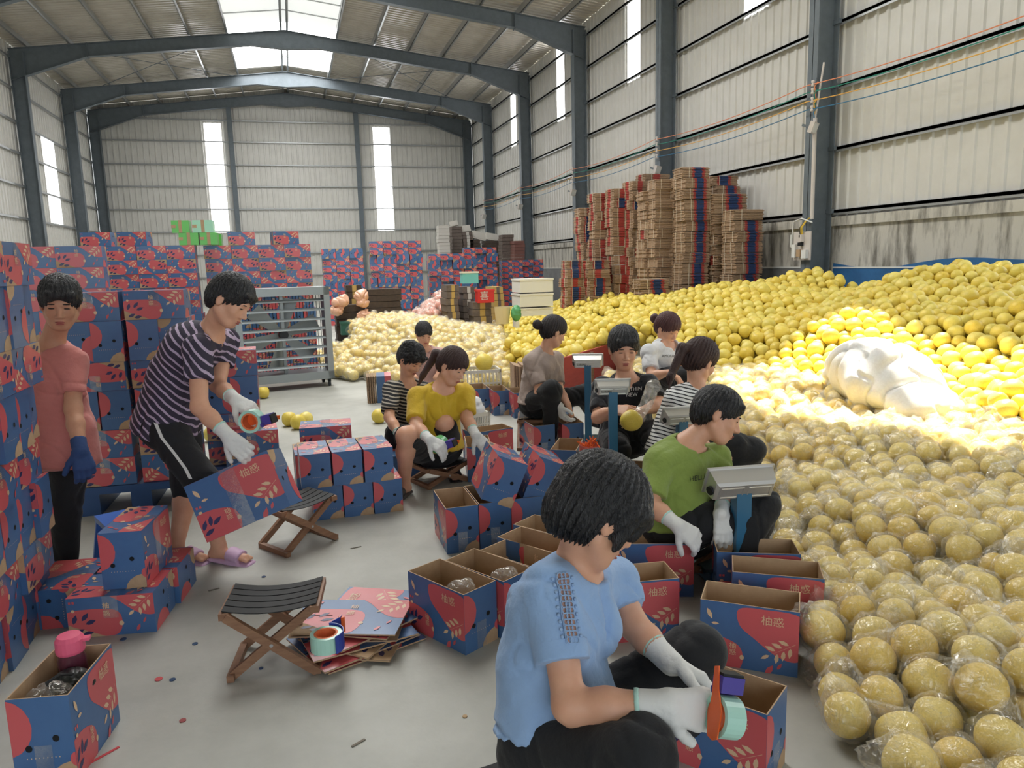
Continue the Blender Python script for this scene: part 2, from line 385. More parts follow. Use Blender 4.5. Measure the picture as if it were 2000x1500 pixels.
def ico(sub):
    t = (1+5**0.5)/2
    v = [(-1, t, 0), (1, t, 0), (-1, -t, 0), (1, -t, 0), (0, -1, t), (0, 1, t), (0, -1, -t), (0, 1, -t), (t, 0, -1), (t, 0, 1), (-t, 0, -1), (-t, 0, 1)]
    f = [(0, 11, 5), (0, 5, 1), (0, 1, 7), (0, 7, 10), (0, 10, 11), (1, 5, 9), (5, 11, 4), (11, 10, 2), (10, 7, 6), (7, 1, 8), (3, 9, 4), (3, 4, 2), (3, 2, 6), (3, 6, 8), (3, 8, 9), (4, 9, 5), (2, 4, 11), (6, 2, 10), (8, 6, 7), (9, 8, 1)]
    v = [np.array(a)/np.linalg.norm(a) for a in v]
    for _ in range(sub):
        c = {}; nf = []
        def mid(a, b):
            k = (min(a, b), max(a, b))
            if k not in c:
                p = v[a]+v[b]; v.append(p/np.linalg.norm(p)); c[k] = len(v)-1
            return c[k]
        for a, b, d in f:
            x, y, z = mid(a, b), mid(b, d), mid(d, a); nf += [(a, x, z), (b, y, x), (d, z, y), (x, y, z)]
        f = nf
    return np.array(v), np.array(f)
ICO = {k: ico(k) for k in (1, 2, 3)}
def pom_shape(v, pear=0.1, flat=0.93):
    """unit sphere -> pomelo: flattened, slightly pear shaped with a nub at the stalk and a dimple below"""
    z = v[:, 2]; r = 1-pear*np.clip(z, 0, 1)**2*0.9+0.02*z
    o = v.copy(); o[:, 0] *= r; o[:, 1] *= r; o[:, 2] = z*flat+pear*0.9*np.clip(z, 0, 1)**4-0.03*np.exp(-((z+1)/0.05)**2)*-1
    return o
def mesh_np(name, v, f, mats, smooth=True, mi=None):
    me = bpy.data.meshes.new(name); v = np.asarray(v, np.float32); f = np.asarray(f, np.int32); k = f.shape[1]
    me.vertices.add(len(v)); me.vertices.foreach_set('co', v.ravel()); me.loops.add(f.size); me.loops.foreach_set('vertex_index', f.ravel())
    me.polygons.add(len(f)); me.polygons.foreach_set('loop_start', np.arange(0, f.size, k, dtype=np.int32)); me.polygons.foreach_set('loop_total', np.full(len(f), k, np.int32))
    for q in (mats if isinstance(mats, (list, tuple)) else [mats]): me.materials.append(q)
    if mi is not None: me.polygons.foreach_set('material_index', np.asarray(mi, np.int32))
    if smooth: me.polygons.foreach_set('use_smooth', np.ones(len(f), bool))
    me.update(); me.validate(); return me
nr = np.random.RandomState(11)
def hashnoise(p, seed, freq):
    """cheap smooth 3-D noise: sum of random plane waves"""
    r = np.random.RandomState(seed); s = 0
    for i in range(7):
        k = r.normal(size=3)*freq; s = s+np.sin(p@k+r.uniform(0, 6.28))
    return s/7
def bag_shape(v, seed):
    """crumpled film bag round a unit pomelo with a gathered, splayed mouth"""
    r = np.random.RandomState(seed); ax = r.normal(size=3); ax[2] = abs(ax[2])*0.5; ax /= np.linalg.norm(ax)
    c = v@ax; n1 = np.abs(hashnoise(v, seed+1, 5.0)); n2 = np.abs(hashnoise(v, seed+2, 11.0))
    n3 = np.abs(hashnoise(v, seed+3, 19.0)); rad = 1.05+0.22*n1+0.20*n2+0.10*n3
    tail = np.clip((c-0.62)/0.38, 0, 1)
    o = v*rad[:, None]
    side = np.cross(ax, [0.3, 0.2, 1]); side /= np.linalg.norm(side); oth = np.cross(ax, side)
    s = o@side; t = o@oth; a = o@ax
    wsc = 1+tail*0.7*np.sin(6*np.arctan2(t, s))*0.5
    o = ax*(a+tail*0.62+0.5*tail*n2)[:, None]+side*(s*(1+0.6*tail)*wsc)[:, None]+oth*(t*(1-0.55*tail))[:, None]
    return o
POMV = [mesh_np('pomelo', pom_shape(ICO[3][0], p, fl_), ICO[3][1], m_pom) for p, fl_ in ((0.05, 0.95), (0.16, 0.92), (0.10, 0.90), (0.22, 0.96))]
POMB = [mesh_np('pomelo', pom_shape(ICO[3][0], p, fl_), ICO[3][1], m_pom2) for p, fl_ in ((0.05, 0.95), (0.14, 0.92), (0.10, 0.90))]
BAGV = [mesh_np('plastic_bag', bag_shape(ICO[3][0], 100+7*i), ICO[3][1], m_bag, smooth=False) for i in range(7)]

def ipl(y, pts): return np.interp(y, [p[0] for p in pts], [p[1] for p in pts])
BF = [(1.5, 4.75), (3.0, 4.5), (3.6, 4.35), (4.4, 4.6), (5.5, 4.4), (6.3, 4.1), (7.3, 3.6), (8.2, 3.15), (9.0, 3.1), (11, 3.5), (14, 4.3), (17, 5.1), (20, 6.0)]
HC = [(2, 1.2), (5.3, 1.22), (6.2, 1.25), (6.8, 1.18), (7.7, 0.97), (8.5, 0.97), (9.4, 1.13), (10.5, 1.0), (12.2, 0.86), (14.5, 0.7), (18, 0.45), (21, 0.1)]
def bare_h(x, y):
    xf = ipl(y, BF); xc = 6.9 if y < 12 else 6.6; f = max(0, min(1, (x-xf)/max(0.5, xc-xf)))
    h0 = 0.30 if y < 7 else (0.44 if y < 9.5 else 0.15)
    return h0+(ipl(y, HC)-h0)*f**0.85+0.05*math.sin(x*3.1+y*1.7)+0.04*math.sin(x*1.3-y*2.9)
def edgeL(y):    # where the bagged fruit meets the packers' floor
    return ipl(y, [(1.2, 1.36), (1.7, 1.52), (2.0, 1.66), (2.4, 2.0), (3.2, 2.35), (4.1, 2.95), (5.0, 3.2), (5.6, 3.1), (6.2, 2.9), (7.2, 2.75)])
def bag_h(x, y):
    xl = edgeL(y); xr = ipl(y, BF); f = max(0, min(1, (x-xl)/max(0.4, xr-xl)))
    return 0.075+0.28*f**0.75+0.035*math.sin(x*5+y*2.2)
def inframe(p, mx=2120):
    x, y, z = proj(p); return z > 0.3 and -60 < x < mx and y < 1640
bare, bagged = [], []
def hexpts(x0, x1, y0, y1, s):
    j = 0; y = y0
    while y < y1:
        x = x0+(s/2 if j % 2 else 0)
        while x < x1:
            yield x+rng.uniform(-.22, .22)*s, y+rng.uniform(-.22, .22)*s
            x += s
        y += s*0.866; j += 1
BOARD = ((2.60, 7.36), (3.95, 8.72))
def behind_board(x, y):
    (ax, ay), (bx, by) = BOARD
    return (bx-ax)*(y-ay)-(by-ay)*(x-ax) > 0.12
for layer, (dz, off) in enumerate(((0, 0), (-0.105, 0.07))):
    for x, y in hexpts(2.5+off, 7.6, 2.0+off, 21.0, 0.138):
        if y < 7.36 and x < ipl(y, BF): continue
        if y >= 7.36 and (x < ipl(y, BF)-0.5 or (x < 4.0 and y < 8.9 and not behind_board(x, y))): continue
        if y > 11.3 and x > 7.0: continue
        if layer and y > 9.5: continue
        r = rng.uniform(0.064, 0.084); z = max(r, bare_h(x, y)+dz+rng.uniform(-.05, .05))
        if inframe((x, y, z)): bare.append((x, y, z, r))
for layer, (dz, off) in enumerate(((0, 0), (-0.10, 0.075), (-0.2, 0.03))):
    for x, y in hexpts(1.2+off, 5.0, 1.1+off, 7.3, 0.150):
        if not (edgeL(y) < x < ipl(y, BF)+0.05) or (y > 5.9 and x < 3.0): continue
        r = rng.uniform(0.064, 0.080); z = bag_h(x, y)+dz+rng.uniform(-.03, .03)
        if z < r:
            if layer: continue
            z = r
        if inframe((x, y, z), 2060): bagged.append((x, y, z, r))
def rot_rand(): return (rng.uniform(-1.3, 1.3), rng.uniform(-1.3, 1.3), rng.uniform(0, 6.28))
def spread(pts, n_iter=14, keep=0.90):
    """push overlapping fruit apart a little"""
    P = np.array([p[:3] for p in pts]); r = np.array([p[3] for p in pts])
    for _ in range(n_iter):
        key = np.floor(P/0.18).astype(int); cells = {}
        for i, k in enumerate(map(tuple, key)): cells.setdefault(k, []).append(i)
        mv = np.zeros_like(P)
        for k, ids in cells.items():
            nb = [j for dx in (-1, 0, 1) for dy in (-1, 0, 1) for dz in (-1, 0, 1) for j in cells.get((k[0]+dx, k[1]+dy, k[2]+dz), ())]
            Q = P[nb]; rq = r[nb]
            for i in ids:
                d = P[i]-Q; L = np.linalg.norm(d, axis=1); o = (r[i]+rq)*keep-L; msk = (o > 0) & (L > 1e-6)
                if msk.any(): mv[i] += (d[msk]/L[msk, None]*(o[msk]*0.35)[:, None]).sum(0)
        P += np.clip(mv, -0.02, 0.02); P[:, 2] = np.maximum(P[:, 2], r*0.93)
    return [tuple(P[i])+(r[i],) for i in range(len(pts))]
near_b = [p for p in bare if p[1] < 9.5]; far_b = [p for p in bare if p[1] >= 9.5]
bare = spread(near_b, 10, .96)+far_b
bagged = spread(bagged, 10, 0.97)
def depth_of(p): return proj(p[:3])[2]/p[3]
def join_spheres(name, pts, mats, sub_near=2, shape=pom_shape, kind=None):
    V, Fc, k = [], [], 0
    for i, p in enumerate(pts):
        v, f = ICO[2 if depth_of(p)*p[3] < 12 else 1] if sub_near == 2 else ICO[sub_near]
        q = shape(v, *((rng.choice((0.05, 0.12, 0.2)), 0.93) if shape is pom_shape else (200+i % 9,)))
        Rm = np.array(Matrix.Rotation(rng.uniform(0, 6.28), 3, Vector((rng.uniform(-1, 1), rng.uniform(-1, 1), rng.uniform(-1, 1)+.01))))
        V.append(q@Rm.T*p[3]+np.array(p[:3])); Fc.append(f+k); k += len(v)
    return mesh_np(name, np.vstack(V), np.vstack(Fc), mats, smooth=shape is pom_shape)
SACKP = (4.42, 4.72)
bare = [p for p in bare if not (math.hypot((p[0]-SACKP[0])/0.50, (p[1]-SACKP[1])/0.78) < 0.9 and p[2] > 0.40)]
bare.sort(key=depth_of); bagged.sort(key=depth_of)
print('POMELOS', len(bare), len(bagged))
for i, p in enumerate(bare[:300]):
    o = obj('pomelo', POMV[i % 4], None, p[:3], rot=rot_rand(), scale=(p[3],)*3)
    tag(o, 'bare yellow pomelo in the tall loose heap against the blue wall', 'pomelo', 'bare pomelos in the large heap')
st = obj('pomelo_heap', join_spheres('pomelo_heap', bare[300:], m_pom)); tag(st, 'loose yellow pomelos making up the rest of the tall heap', 'pomelos', kind='stuff')
for i, p in enumerate(bagged[:300]):
    o = obj('bagged_pomelo', POMB[i % 3], None, p[:3], rot=rot_rand(), scale=(p[3],)*3)
    tag(o, 'pale yellow pomelo in a crinkled clear bag on the near heap', 'pomelo', 'bagged pomelos on the near heap')
    obj('plastic_bag', BAGV[i % 7], o)
rest = bagged[300:]
if rest:
    st = obj('bagged_pomelo_heap', join_spheres('bagged_pomelo_heap', rest, m_pom2)); tag(st, 'clear-bagged pomelos filling the deeper part of the near heap', 'pomelos', kind='stuff')
    obj('plastic_bags', join_spheres('plastic_bags', rest, m_bagfar, 2, bag_shape), st)['kind'] = 'stuff'
# the far bagged heap behind the packers
farb = []
def far_h(x, y):
    f = max(0, min(1, (y-ipl(x, [(0.3, 10.4), (1.0, 9.6), (1.6, 8.6), (2.4, 8.0), (3.2, 8.8)]))/2.6)); return 0.08+0.55*f*(0.55+0.45*math.exp(-((x-1.6)/1.1)**2))
for layer, dz in enumerate((0, -0.1)):
    for x, y in hexpts(0.35+0.07*layer, 4.0, 8.0, 13.4, 0.15):
        yf = ipl(x, [(0.3, 10.4), (1.0, 9.6), (1.6, 8.6), (2.4, 8.0), (2.8, 8.3), (3.3, 9.5)])
        if y < yf or x > ipl(y, BF)-0.45 or (y > 11.6 and x < 0.9): continue
        r = rng.uniform(.068, .08); z = far_h(x, y)+dz+rng.uniform(-.03, .03)
        if layer and z < r: continue
        farb.append((x, y, max(r, z), r))
st = obj('bagged_pomelo_heap', join_spheres('bagged_pomelo_heap', farb, m_pom2)); tag(st, 'whitish heap of bagged pomelos behind the packers, beside the fan', 'pomelos', kind='stuff')
obj('plastic_bags', join_spheres('plastic_bags', farb, m_bagfar, 2, bag_shape), st)['kind'] = 'stuff'
# single pomelos lying on the floor
for (px, py, lab) in ((515, 778, 'single yellow pomelo on the floor before the fan'), (741, 826, 'single pomelo on the floor beside the yellow-shirted packer'),
                      (583, 838, 'pomelo behind the taped cartons, nearest the empty floor'), (598, 832, 'pomelo squeezed between two others behind the taped cartons'), (566, 832, 'pomelo touching the carton under the tape gun'),
                      (425, 845, 'pomelo peeking out behind the bent packer\'s arm'), (415, 862, 'pomelo against the black trousers of the bent packer')):
    g_ = gz(px, py, 0); o = obj('pomelo', POMV[rng.randrange(4)], None, (g_[0], g_[1], 0.068), rot=rot_rand(), scale=(0.073,)*3); tag(o, lab, 'pomelo', 'stray pomelos on the floor')
# white woven sack lying on the heap

# ------------------------------------------------------------------ printed cartons
A_, B_, C_ = 0.345, 0.25, 0.175
m_blue = mat('print_blue', (68, 108, 156), 0.42, coat=0.25, var=(9, 0.3, 0.7), c2=(62, 99, 146))
m_coral = mat('print_coral', (204, 88, 92), 0.42, coat=0.25)
m_kraft = mat('kraft_board', (190, 160, 126), 0.75, var=(30, 0.3, 0.7), c2=(180, 149, 115))
m_cream = mat('print_cream', (224, 190, 152), 0.45, coat=0.2)
m_navy = mat('print_navy', (48, 46, 92), 0.45, coat=0.2)
m_dark = mat('hole_dark', (16, 17, 20), 0.9)
PM = [m_blue, m_coral, m_kraft, m_cream, m_navy, m_dark]
m_tape = film_mat('clear_tape', 0.80, 0.08, 12, 0.12, white=0.3, crease=.3)
def text_mesh(s, size=1.0, extrude=0):
    c = bpy.data.curves.new('t', 'FONT'); c.body = s; c.resolution_u = 2; c.size = size; c.align_x = 'CENTER'; c.align_y = 'CENTER'
    o = bpy.data.objects.new('t', c); COL.objects.link(o)
    dg = bpy.context.evaluated_depsgraph_get(); me = bpy.data.meshes.new_from_object(o.evaluated_get(dg))
    v = [tuple(q.co) for q in me.vertices]; f = [tuple(q.vertices) for q in me.polygons]
    bpy.data.objects.remove(o); bpy.data.curves.remove(c); bpy.data.meshes.remove(me)
    return v, f
T_NAME = text_mesh('柚惑'); T_ONE = [text_mesh('柚'), text_mesh('惑')]
def ell(cx, cy, rx, ry, ang=0, n=18):
    a = R(ang); return [(cx+rx*math.cos(t)*math.cos(a)-ry*math.sin(t)*math.sin(a), cy+rx*math.cos(t)*math.sin(a)+ry*math.sin(t)*math.cos(a)) for t in (2*math.pi*i/n for i in range(n))]
def blob(pts, n=5):
    o = []; k = len(pts)
    for i in range(k):
        p0, p1, p2, p3 = pts[i-1], pts[i], pts[(i+1) % k], pts[(i+2) % k]
        for j in range(n):
            t = j/n; o.append(tuple(0.5*((2*p1[d])+(-p0[d]+p2[d])*t+(2*p0[d]-5*p1[d]+4*p2[d]-p3[d])*t*t+(-p0[d]+3*p1[d]-3*p2[d]+p3[d])*t**3) for d in (0, 1)))
    return o
def leaf(cx, cy, L, w_, ang):
    a = R(ang); pts = [(-.5, 0), (-.25, .42), (.08, .5), (.5, 0), (.08, -.5), (-.25, -.42)]
    return [(cx+L*x*math.cos(a)-w_*y*math.sin(a), cy+L*x*math.sin(a)+w_*y*math.cos(a)) for x, y in pts]
def clip(poly, w_, h_):
    for ax, val, sg in ((0, 0, 1), (0, w_, -1), (1, 0, 1), (1, h_, -1)):
        out = []
        for i in range(len(poly)):
            p, q = poly[i-1], poly[i]; ip = sg*(p[ax]-val) >= 0; iq = sg*(q[ax]-val) >= 0
            if ip != iq:
                t = (val-p[ax])/(q[ax]-p[ax]); out.append((p[0]+(q[0]-p[0])*t, p[1]+(q[1]-p[1])*t))
            if iq: out.append(q)
        poly = out
        if len(poly) < 3: return None
    return poly
def sprig(x, y, s, ang):
    o = []; a = R(ang); d = (math.cos(a), math.sin(a)); n = (-d[1], d[0])
    o.append([(x-n[0]*.006*s, y-n[1]*.006*s), (x+d[0]*s, y+d[1]*s), (x+n[0]*.006*s, y+n[1]*.006*s)])
    for i, t in enumerate((0.22, 0.45, 0.68)):
        for sg in (1, -1):
            c = (x+d[0]*s*t+n[0]*sg*s*.19+d[0]*s*.08, y+d[1]*s*t+n[1]*sg*s*.19+d[1]*s*.08); o.append(leaf(c[0], c[1], s*.34, s*.13, ang+sg*52))
    o.append(leaf(x+d[0]*s*1.05, y+d[1]*s*1.05, s*.3, s*.12, ang)); return o
def D_ab(w_, h_):
    L = []; u = w_/0.345
    L.append((1, blob([(0.40*w_, .93*h_), (.66*w_, .97*h_), (1.02*w_, .92*h_), (1.06*w_, .5*h_), (1.0*w_, .24*h_), (.80*w_, .27*h_), (.56*w_, .50*h_), (.41*w_, .68*h_)])))
    L.append((1, blob([(-.06*w_, .10*h_), (-.06*w_, .42*h_), (.16*w_, .47*h_), (.40*w_, .36*h_), (.45*w_, .12*h_), (.36*w_, -.08*h_), (.1*w_, -.1*h_)])))
    for p in sprig(.97*w_, .50*h_, .115*u, 212): L.append((3, p))
    for lx, ly, an in ((.05, .27, 60), (.13, .31, 75), (.20, .27, 30), (.08, .14, 20)): L.append((4, leaf(lx*w_, ly*h_, .045*u, .018*u, an)))
    L += [(3, leaf(.10*w_, .80*h_, .045*u, .016*u, -65)), (3, leaf(.16*w_, .66*h_, .028*u, .011*u, 0)), (1, leaf(.82*w_, .13*h_, .03*u, .012*u, 60)), (1, leaf(.72*w_, .05*h_, .05*u, .02*u, 60))]
    L += [(1, [(.03*w_, .56*h_), (.055*w_, .56*h_), (.055*w_, .60*h_), (.03*w_, .60*h_)]), (1, [(.07*w_, .56*h_), (.095*w_, .56*h_), (.095*w_, .60*h_), (.07*w_, .60*h_)])]
    L += [(3, ell(.44*w_, .18*h_, .008, .010, 0, 8)), (3, ell(.06*w_, .49*h_, .008, .006, 0, 8))]
    T = [(3, T_NAME, .74*w_, .80*h_, .040*u), (3, T_ONE[0], .345*w_, .34*h_, .026*u), (3, T_ONE[1], .345*w_, .24*h_, .026*u)]
    return L, T
def D_ac(w_, h_):
    L = []; u = w_/0.345
    L.append((1, blob([(.50*w_, 1.08*h_), (1.06*w_, 1.08*h_), (1.06*w_, .6*h_), (.97*w_, .46*h_), (.80*w_, .55*h_), (.62*w_, .84*h_)])))
    L.append((1, blob([(-.05*w_, .2*h_), (-.02*w_, .62*h_), (.25*w_, .70*h_), (.55*w_, .64*h_), (.62*w_, .35*h_), (.54*w_, .02*h_), (.2*w_, .04*h_)])))
    L.append((2, blob([(-.04*w_, .34*h_), (.08*w_, .26*h_), (.34*w_, .06*h_), (.42*w_, -.06*h_), (-.05*w_, -.08*h_)])))
    for p in sprig(.97*w_, .96*h_, .105*u, 222): L.append((3, p))
    for lx, ly, an in ((.08, .47, 70), (.20, .52, 50), (.26, .38, 20), (.12, .16, 25), (.22, .10, 10)): L.append((4, leaf(lx*w_, ly*h_, .045*u, .019*u, an)))
    L += [(3, ell(.61*w_, .30*h_, .010, .011, 0, 8)), (3, ell(.07*w_, .68*h_, .007, .007, 0, 8)), (1, leaf(.80*w_, .16*h_, .035*u, .013*u, 65)), (1, leaf(.88*w_, .34*h_, .03*u, .009*u, 65))]
    L += [(1, [(.03*w_, .86*h_), (.055*w_, .86*h_), (.055*w_, .92*h_), (.03*w_, .92*h_)]), (1, [(.07*w_, .86*h_), (.095*w_, .86*h_), (.095*w_, .92*h_), (.07*w_, .92*h_)])]
    T = [(3, T_ONE[0], .45*w_, .76*h_, .03*u), (3, T_ONE[1], .45*w_, .56*h_, .03*u)]
    return L, T
def D_bc(w_, h_):
    L = [(1, ell(-.08*w_, .66*h_, .44*w_, .33*h_)), (2, ell(1.02*w_, -.02*h_, .5*w_, .27*h_)), (1, ell(1.03*w_, .26*h_, .12*w_, .09*h_, 20)), (5, ell(.27*w_, .42*h_, .010, .010, 0, 12)), (5, ell(.72*w_, .52*h_, .010, .010, 0, 12))]
    for i in range(9): L.append((3, [(.22*w_+i*.065*w_, .30*h_), (.235*w_+i*.065*w_, .30*h_), (.235*w_+i*.065*w_, .312*h_), (.22*w_+i*.065*w_, .312*h_)]))
    return L, []
def D_bc2(w_, h_):
    L, T = D_bc(h_, w_); rot = lambda p: [(w_-y, x) for x, y in p]
    return [(m, rot(p)) for m, p in L], []
def print_face(mb, o, ux, uy, w_, h_, design, off=0.0006, base=0):
    """lay a flat print on the face o + u*ux + v*uy (outward normal ux x uy)"""
    o = Vector(o); ux = Vector(ux); uy = Vector(uy); n = ux.cross(uy)
    mb.poly([o, o+ux*w_, o+ux*w_+uy*h_, o+uy*h_], base)
    L, T = design(w_, h_); k = 1
    for m, p in L:
        c = clip(p, w_, h_)
        if c: mb.poly([o+ux*x+uy*y+n*(off*k) for x, y in c], m); k += 0.12
    for m, (v, f), x, y, s in T:
        mb.add([o+ux*(x+a[0]*s)+uy*(y+a[1]*s)+n*(off*(k+1)) for a in v], f, m)
X, Y, Z = (1, 0, 0), (0, 1, 0), (0, 0, 1); nX, nY_, nZ = (-1, 0, 0), (0, -1, 0), (0, 0, -1)
def closed_mesh(name):
    """lying carton, A along x, B along y, C along z, origin at base centre"""
    mb = MB(); a, b, c = A_/2, B_/2, C_
    print_face(mb, (-a, -b, 0), X, Z, A_, C_, D_ac); print_face(mb, (a, b, 0), nX, Z, A_, C_, D_ac)
    print_face(mb, (a, -b, 0), Y, Z, B_, C_, D_bc2); print_face(mb, (-a, b, 0), nY_, Z, B_, C_, D_bc2)
    print_face(mb, (-a, -b, c), X, Y, A_, B_, D_ab); print_face(mb, (-a, b, 0), X, nY_, A_, B_, D_ab)
    return mb.mesh(name, PM)
def open_mesh(name, top=True):
    """upright open carton: A along x, C along y, B tall, open top, raw kraft inside"""
    mb = MB(); a, c, h = A_/2, C_/2, B_; t = 0.004
    print_face(mb, (-a, -c, 0), X, Z, A_, h, D_ab); print_face(mb, (a, c, 0), nX, Z, A_, h, D_ab)
    print_face(mb, (a, -c, 0), Y, Z, C_, h, D_bc); print_face(mb, (-a, c, 0), nY_, Z, C_, h, D_bc)
    mb.poly([(-a, c, 0), (a, c, 0), (a, -c, 0), (-a, -c, 0)], 2)
    i, j = a-t, c-t
    for p in ([(-i, -j, t), (-i, -j, h), (i, -j, h), (i, -j, t)], [(i, j, t), (i, j, h), (-i, j, h), (-i, j, t)], [(i, -j, t), (i, -j, h), (i, j, h), (i, j, t)], [(-i, j, t), (-i, j, h), (-i, -j, h), (-i, -j, t)], [(-i, -j, t), (i, -j, t), (i, j, t), (-i, j, t)]): mb.poly(p, 2)
    O = [(-a, -c, h), (a, -c, h), (a, c, h), (-a, c, h)]; I = [(-i, -j, h), (i, -j, h), (i, j, h), (-i, j, h)]
    for k in range(4): mb.poly([O[k], O[(k+1) % 4], I[(k+1) % 4], I[k]], 2)
    return mb.mesh(name, PM)
ME_CL, ME_OP = closed_mesh('carton'), open_mesh('open_carton')
def strip(path, lo, hi, ax):
    mb = MB(); v = []
    for a, b in path:
        for t in (lo, hi): v.append((t, a, b) if ax == 'x' else (a, t, b))
    mb.add(v, [(2*i, 2*i+1, 2*i+3, 2*i+2) for i in range(len(path)-1)]); return mb
tp = strip([(-B_/2-.0022, C_*.45), (-B_/2-.0022, C_+.0022), (B_/2+.0022, C_+.0022), (B_/2+.0022, C_*.45)], -.03, .03, 'x')
ME_TAPE = tp.mesh('tape', [m_tape])
tp2 = strip([(A_/2+.0022, B_*.45), (A_/2+.0022, .0005), (-A_/2-.0022, .0005), (-A_/2-.0022, B_*.45)], -.025, .025, 'y')
ME_TAPE2 = tp2.mesh('tape', [m_tape])
GC, GO = 'sealed printed cartons', 'open printed cartons'
# orientations of a closed carton: matrices that put it on another side, base centre at origin
def orient(kind):
    if kind == 'L': return Matrix.Identity(4)                                             # lying, long side in front
    if kind == 'S':                                                                       # on its side: end in front, B tall
        return Matrix.Translation((0, 0, B_/2)) @ Matrix.Rotation(R(90), 4, 'Z') @ Matrix.Rotation(R(90), 4, 'X') @ Matrix.Translation((0, 0, -C_/2))
    if kind == 'T':                                                                       # upright: broad side in front
        return Matrix.Translation((0, 0, B_/2)) @ Matrix.Rotation(R(90), 4, 'X') @ Matrix.Translation((0, 0, -C_/2))
    if kind == 'E': return Matrix.Rotation(R(90), 4, 'Z')                                  # lying, end in front
def carton(label, loc, kind='L', rz=0.0, tape=True, scale=None, jit=0.0, flip=0, tilt=None, group=GC, me=None):
    o = obj('carton', me or ME_CL)
    if tape: obj('tape', ME_TAPE, o)
    Mx = Matrix.Translation(loc) @ Matrix.Rotation(rz+rng.uniform(-jit, jit), 4, 'Z')
    if tilt is not None: Mx = Mx @ tilt
    if scale: Mx = Mx @ Matrix.Diagonal((scale[0], scale[1], scale[2], 1))
    Mx = Mx @ orient(kind)
    if flip: Mx = Mx @ Matrix.Translation((0, 0, C_/2)) @ Matrix.Rotation(math.pi, 4, 'XYZ'[flip-1]) @ Matrix.Translation((0, 0, -C_/2))
    o.matrix_world = Mx
    return tag(o, label, 'carton', group)
def ocarton(label, loc, rz=0.0, tilt=None, tape=True):
    o = obj('open_carton', ME_OP); Mx = Matrix.Translation(loc) @ Matrix.Rotation(rz, 4, 'Z')
    if tilt is not None: Mx = Mx @ tilt
    o.matrix_world = Mx
    if tape: obj('tape', ME_TAPE2, o)
    return tag(o, label, 'carton', GO)
FARB = []
def wall_of_cartons(origin, ang, ncol_len, pattern, fmt, z0=0.0, jit=0.02, tape=True, skip=(), zs=1.0, rows=1, lean=0.0, group=GC, far=False):
    """layers of cartons facing -Y of a frame turned by ang; pattern: one letter a layer, bottom first"""
    ca, sa = math.cos(ang), math.sin(ang); z = z0; n = 0
    for li, k in enumerate(pattern):
        wd = {'L': A_, 'S': C_, 'T': A_, 'E': B_}[k]; dp = {'L': B_, 'S': A_, 'T': C_, 'E': A_}[k]; ht = {'L': C_, 'S': B_, 'T': B_, 'E': C_}[k]*zs
        num = max(1, int((ncol_len+0.03)/wd)); x0 = (ncol_len-num*wd)/2*rng.uniform(0, 1)
        for c in range(num):
            if (li, c) in skip: continue
            lx = x0+(c+.5)*wd+rng.uniform(-.004, .004); ly = dp/2+rng.uniform(-.02, .02)*1.0+lean*z
            p = (origin[0]+lx*ca-ly*sa, origin[1]+lx*sa+ly*ca, z)
            if far:
                FARB.append(Matrix.Translation((p[0]+rng.uniform(-.01, .01), p[1]+rng.uniform(-.05, .05)+.06*(c//2 % 2), p[2])) @ Matrix.Rotation(ang+rng.uniform(-.05, .05)+rng.choice((0, math.pi)), 4, 'Z') @ orient(k)); continue
            carton(fmt % (ORD[len(pattern)-1-li], ORD[c]), p, k, ang, tape, scale=(1, 1, zs), jit=jit*0.4, flip=rng.choice((0, 0, 0, 2, 3)), group=group); n += 1
        z += ht+0.001
    return n
NC = 0
# near stack at the photo's edge, its long side facing +X
NC += wall_of_cartons((-1.13, 2.55), R(90), 1.08, 'SLSLSLSL', 'carton in near tall stack beside pink shirt, %s layer from top, %s along', zs=0.955, lean=-0.07)
# pallet stack behind the pink-shirted packer
NC += wall_of_cartons((-1.37, 5.06), R(-3), 0.36, 'LLSLSL', 'carton, %s layer from top, outer column %s of pallet stack behind pink shirt', z0=0.185)
NC += wall_of_cartons((-1.00, 5.05), R(-1), 0.37, 'LLSLSL', 'carton, %s layer from top, inner column %s of pallet stack behind bent packer', z0=0.185)
NC += wall_of_cartons((-0.62, 5.30), R(2), 0.36, 'LLSL', 'carton, %s layer from top, column %s half hidden behind bent packer', z0=0.185)
# big wall of cartons in the middle distance
NC += wall_of_cartons((-2.55, 10.5), 0, 1.40, 'LLLLSLLLLL', 'carton in wide wall behind pink shirt, %s layer from top, %s from its outer end', tape=False)
NC += wall_of_cartons((-1.10, 10.9), 0, 1.40, 'LLLLSLLLLL', 'carton in wall behind bent packer\'s head, %s layer from top, %s from the gap', tape=False)
NC += wall_of_cartons((-2.55, 7.0), R(4), 1.06, 'LLLSLSLLL', 'carton in mid stack above near stack, %s layer from top, %s from outer end', tape=False)
# loose cartons on the top of the wall
for x, y, z, lab in ((-2.3, 10.64, 1.836, 'carton lying alone on the wall\'s top course, at its outer end'), (-1.88, 10.64, 1.836, 'carton on the wall\'s top course, under the green cartons'), (-0.62, 11.04, 1.836, 'carton on the wall\'s top course, above the bent packer'), (-0.05, 11.04, 1.836, 'carton at the far end of the wall\'s top course')):
    carton(lab, (x, y, z), 'L', rng.uniform(-.2, .2), False)
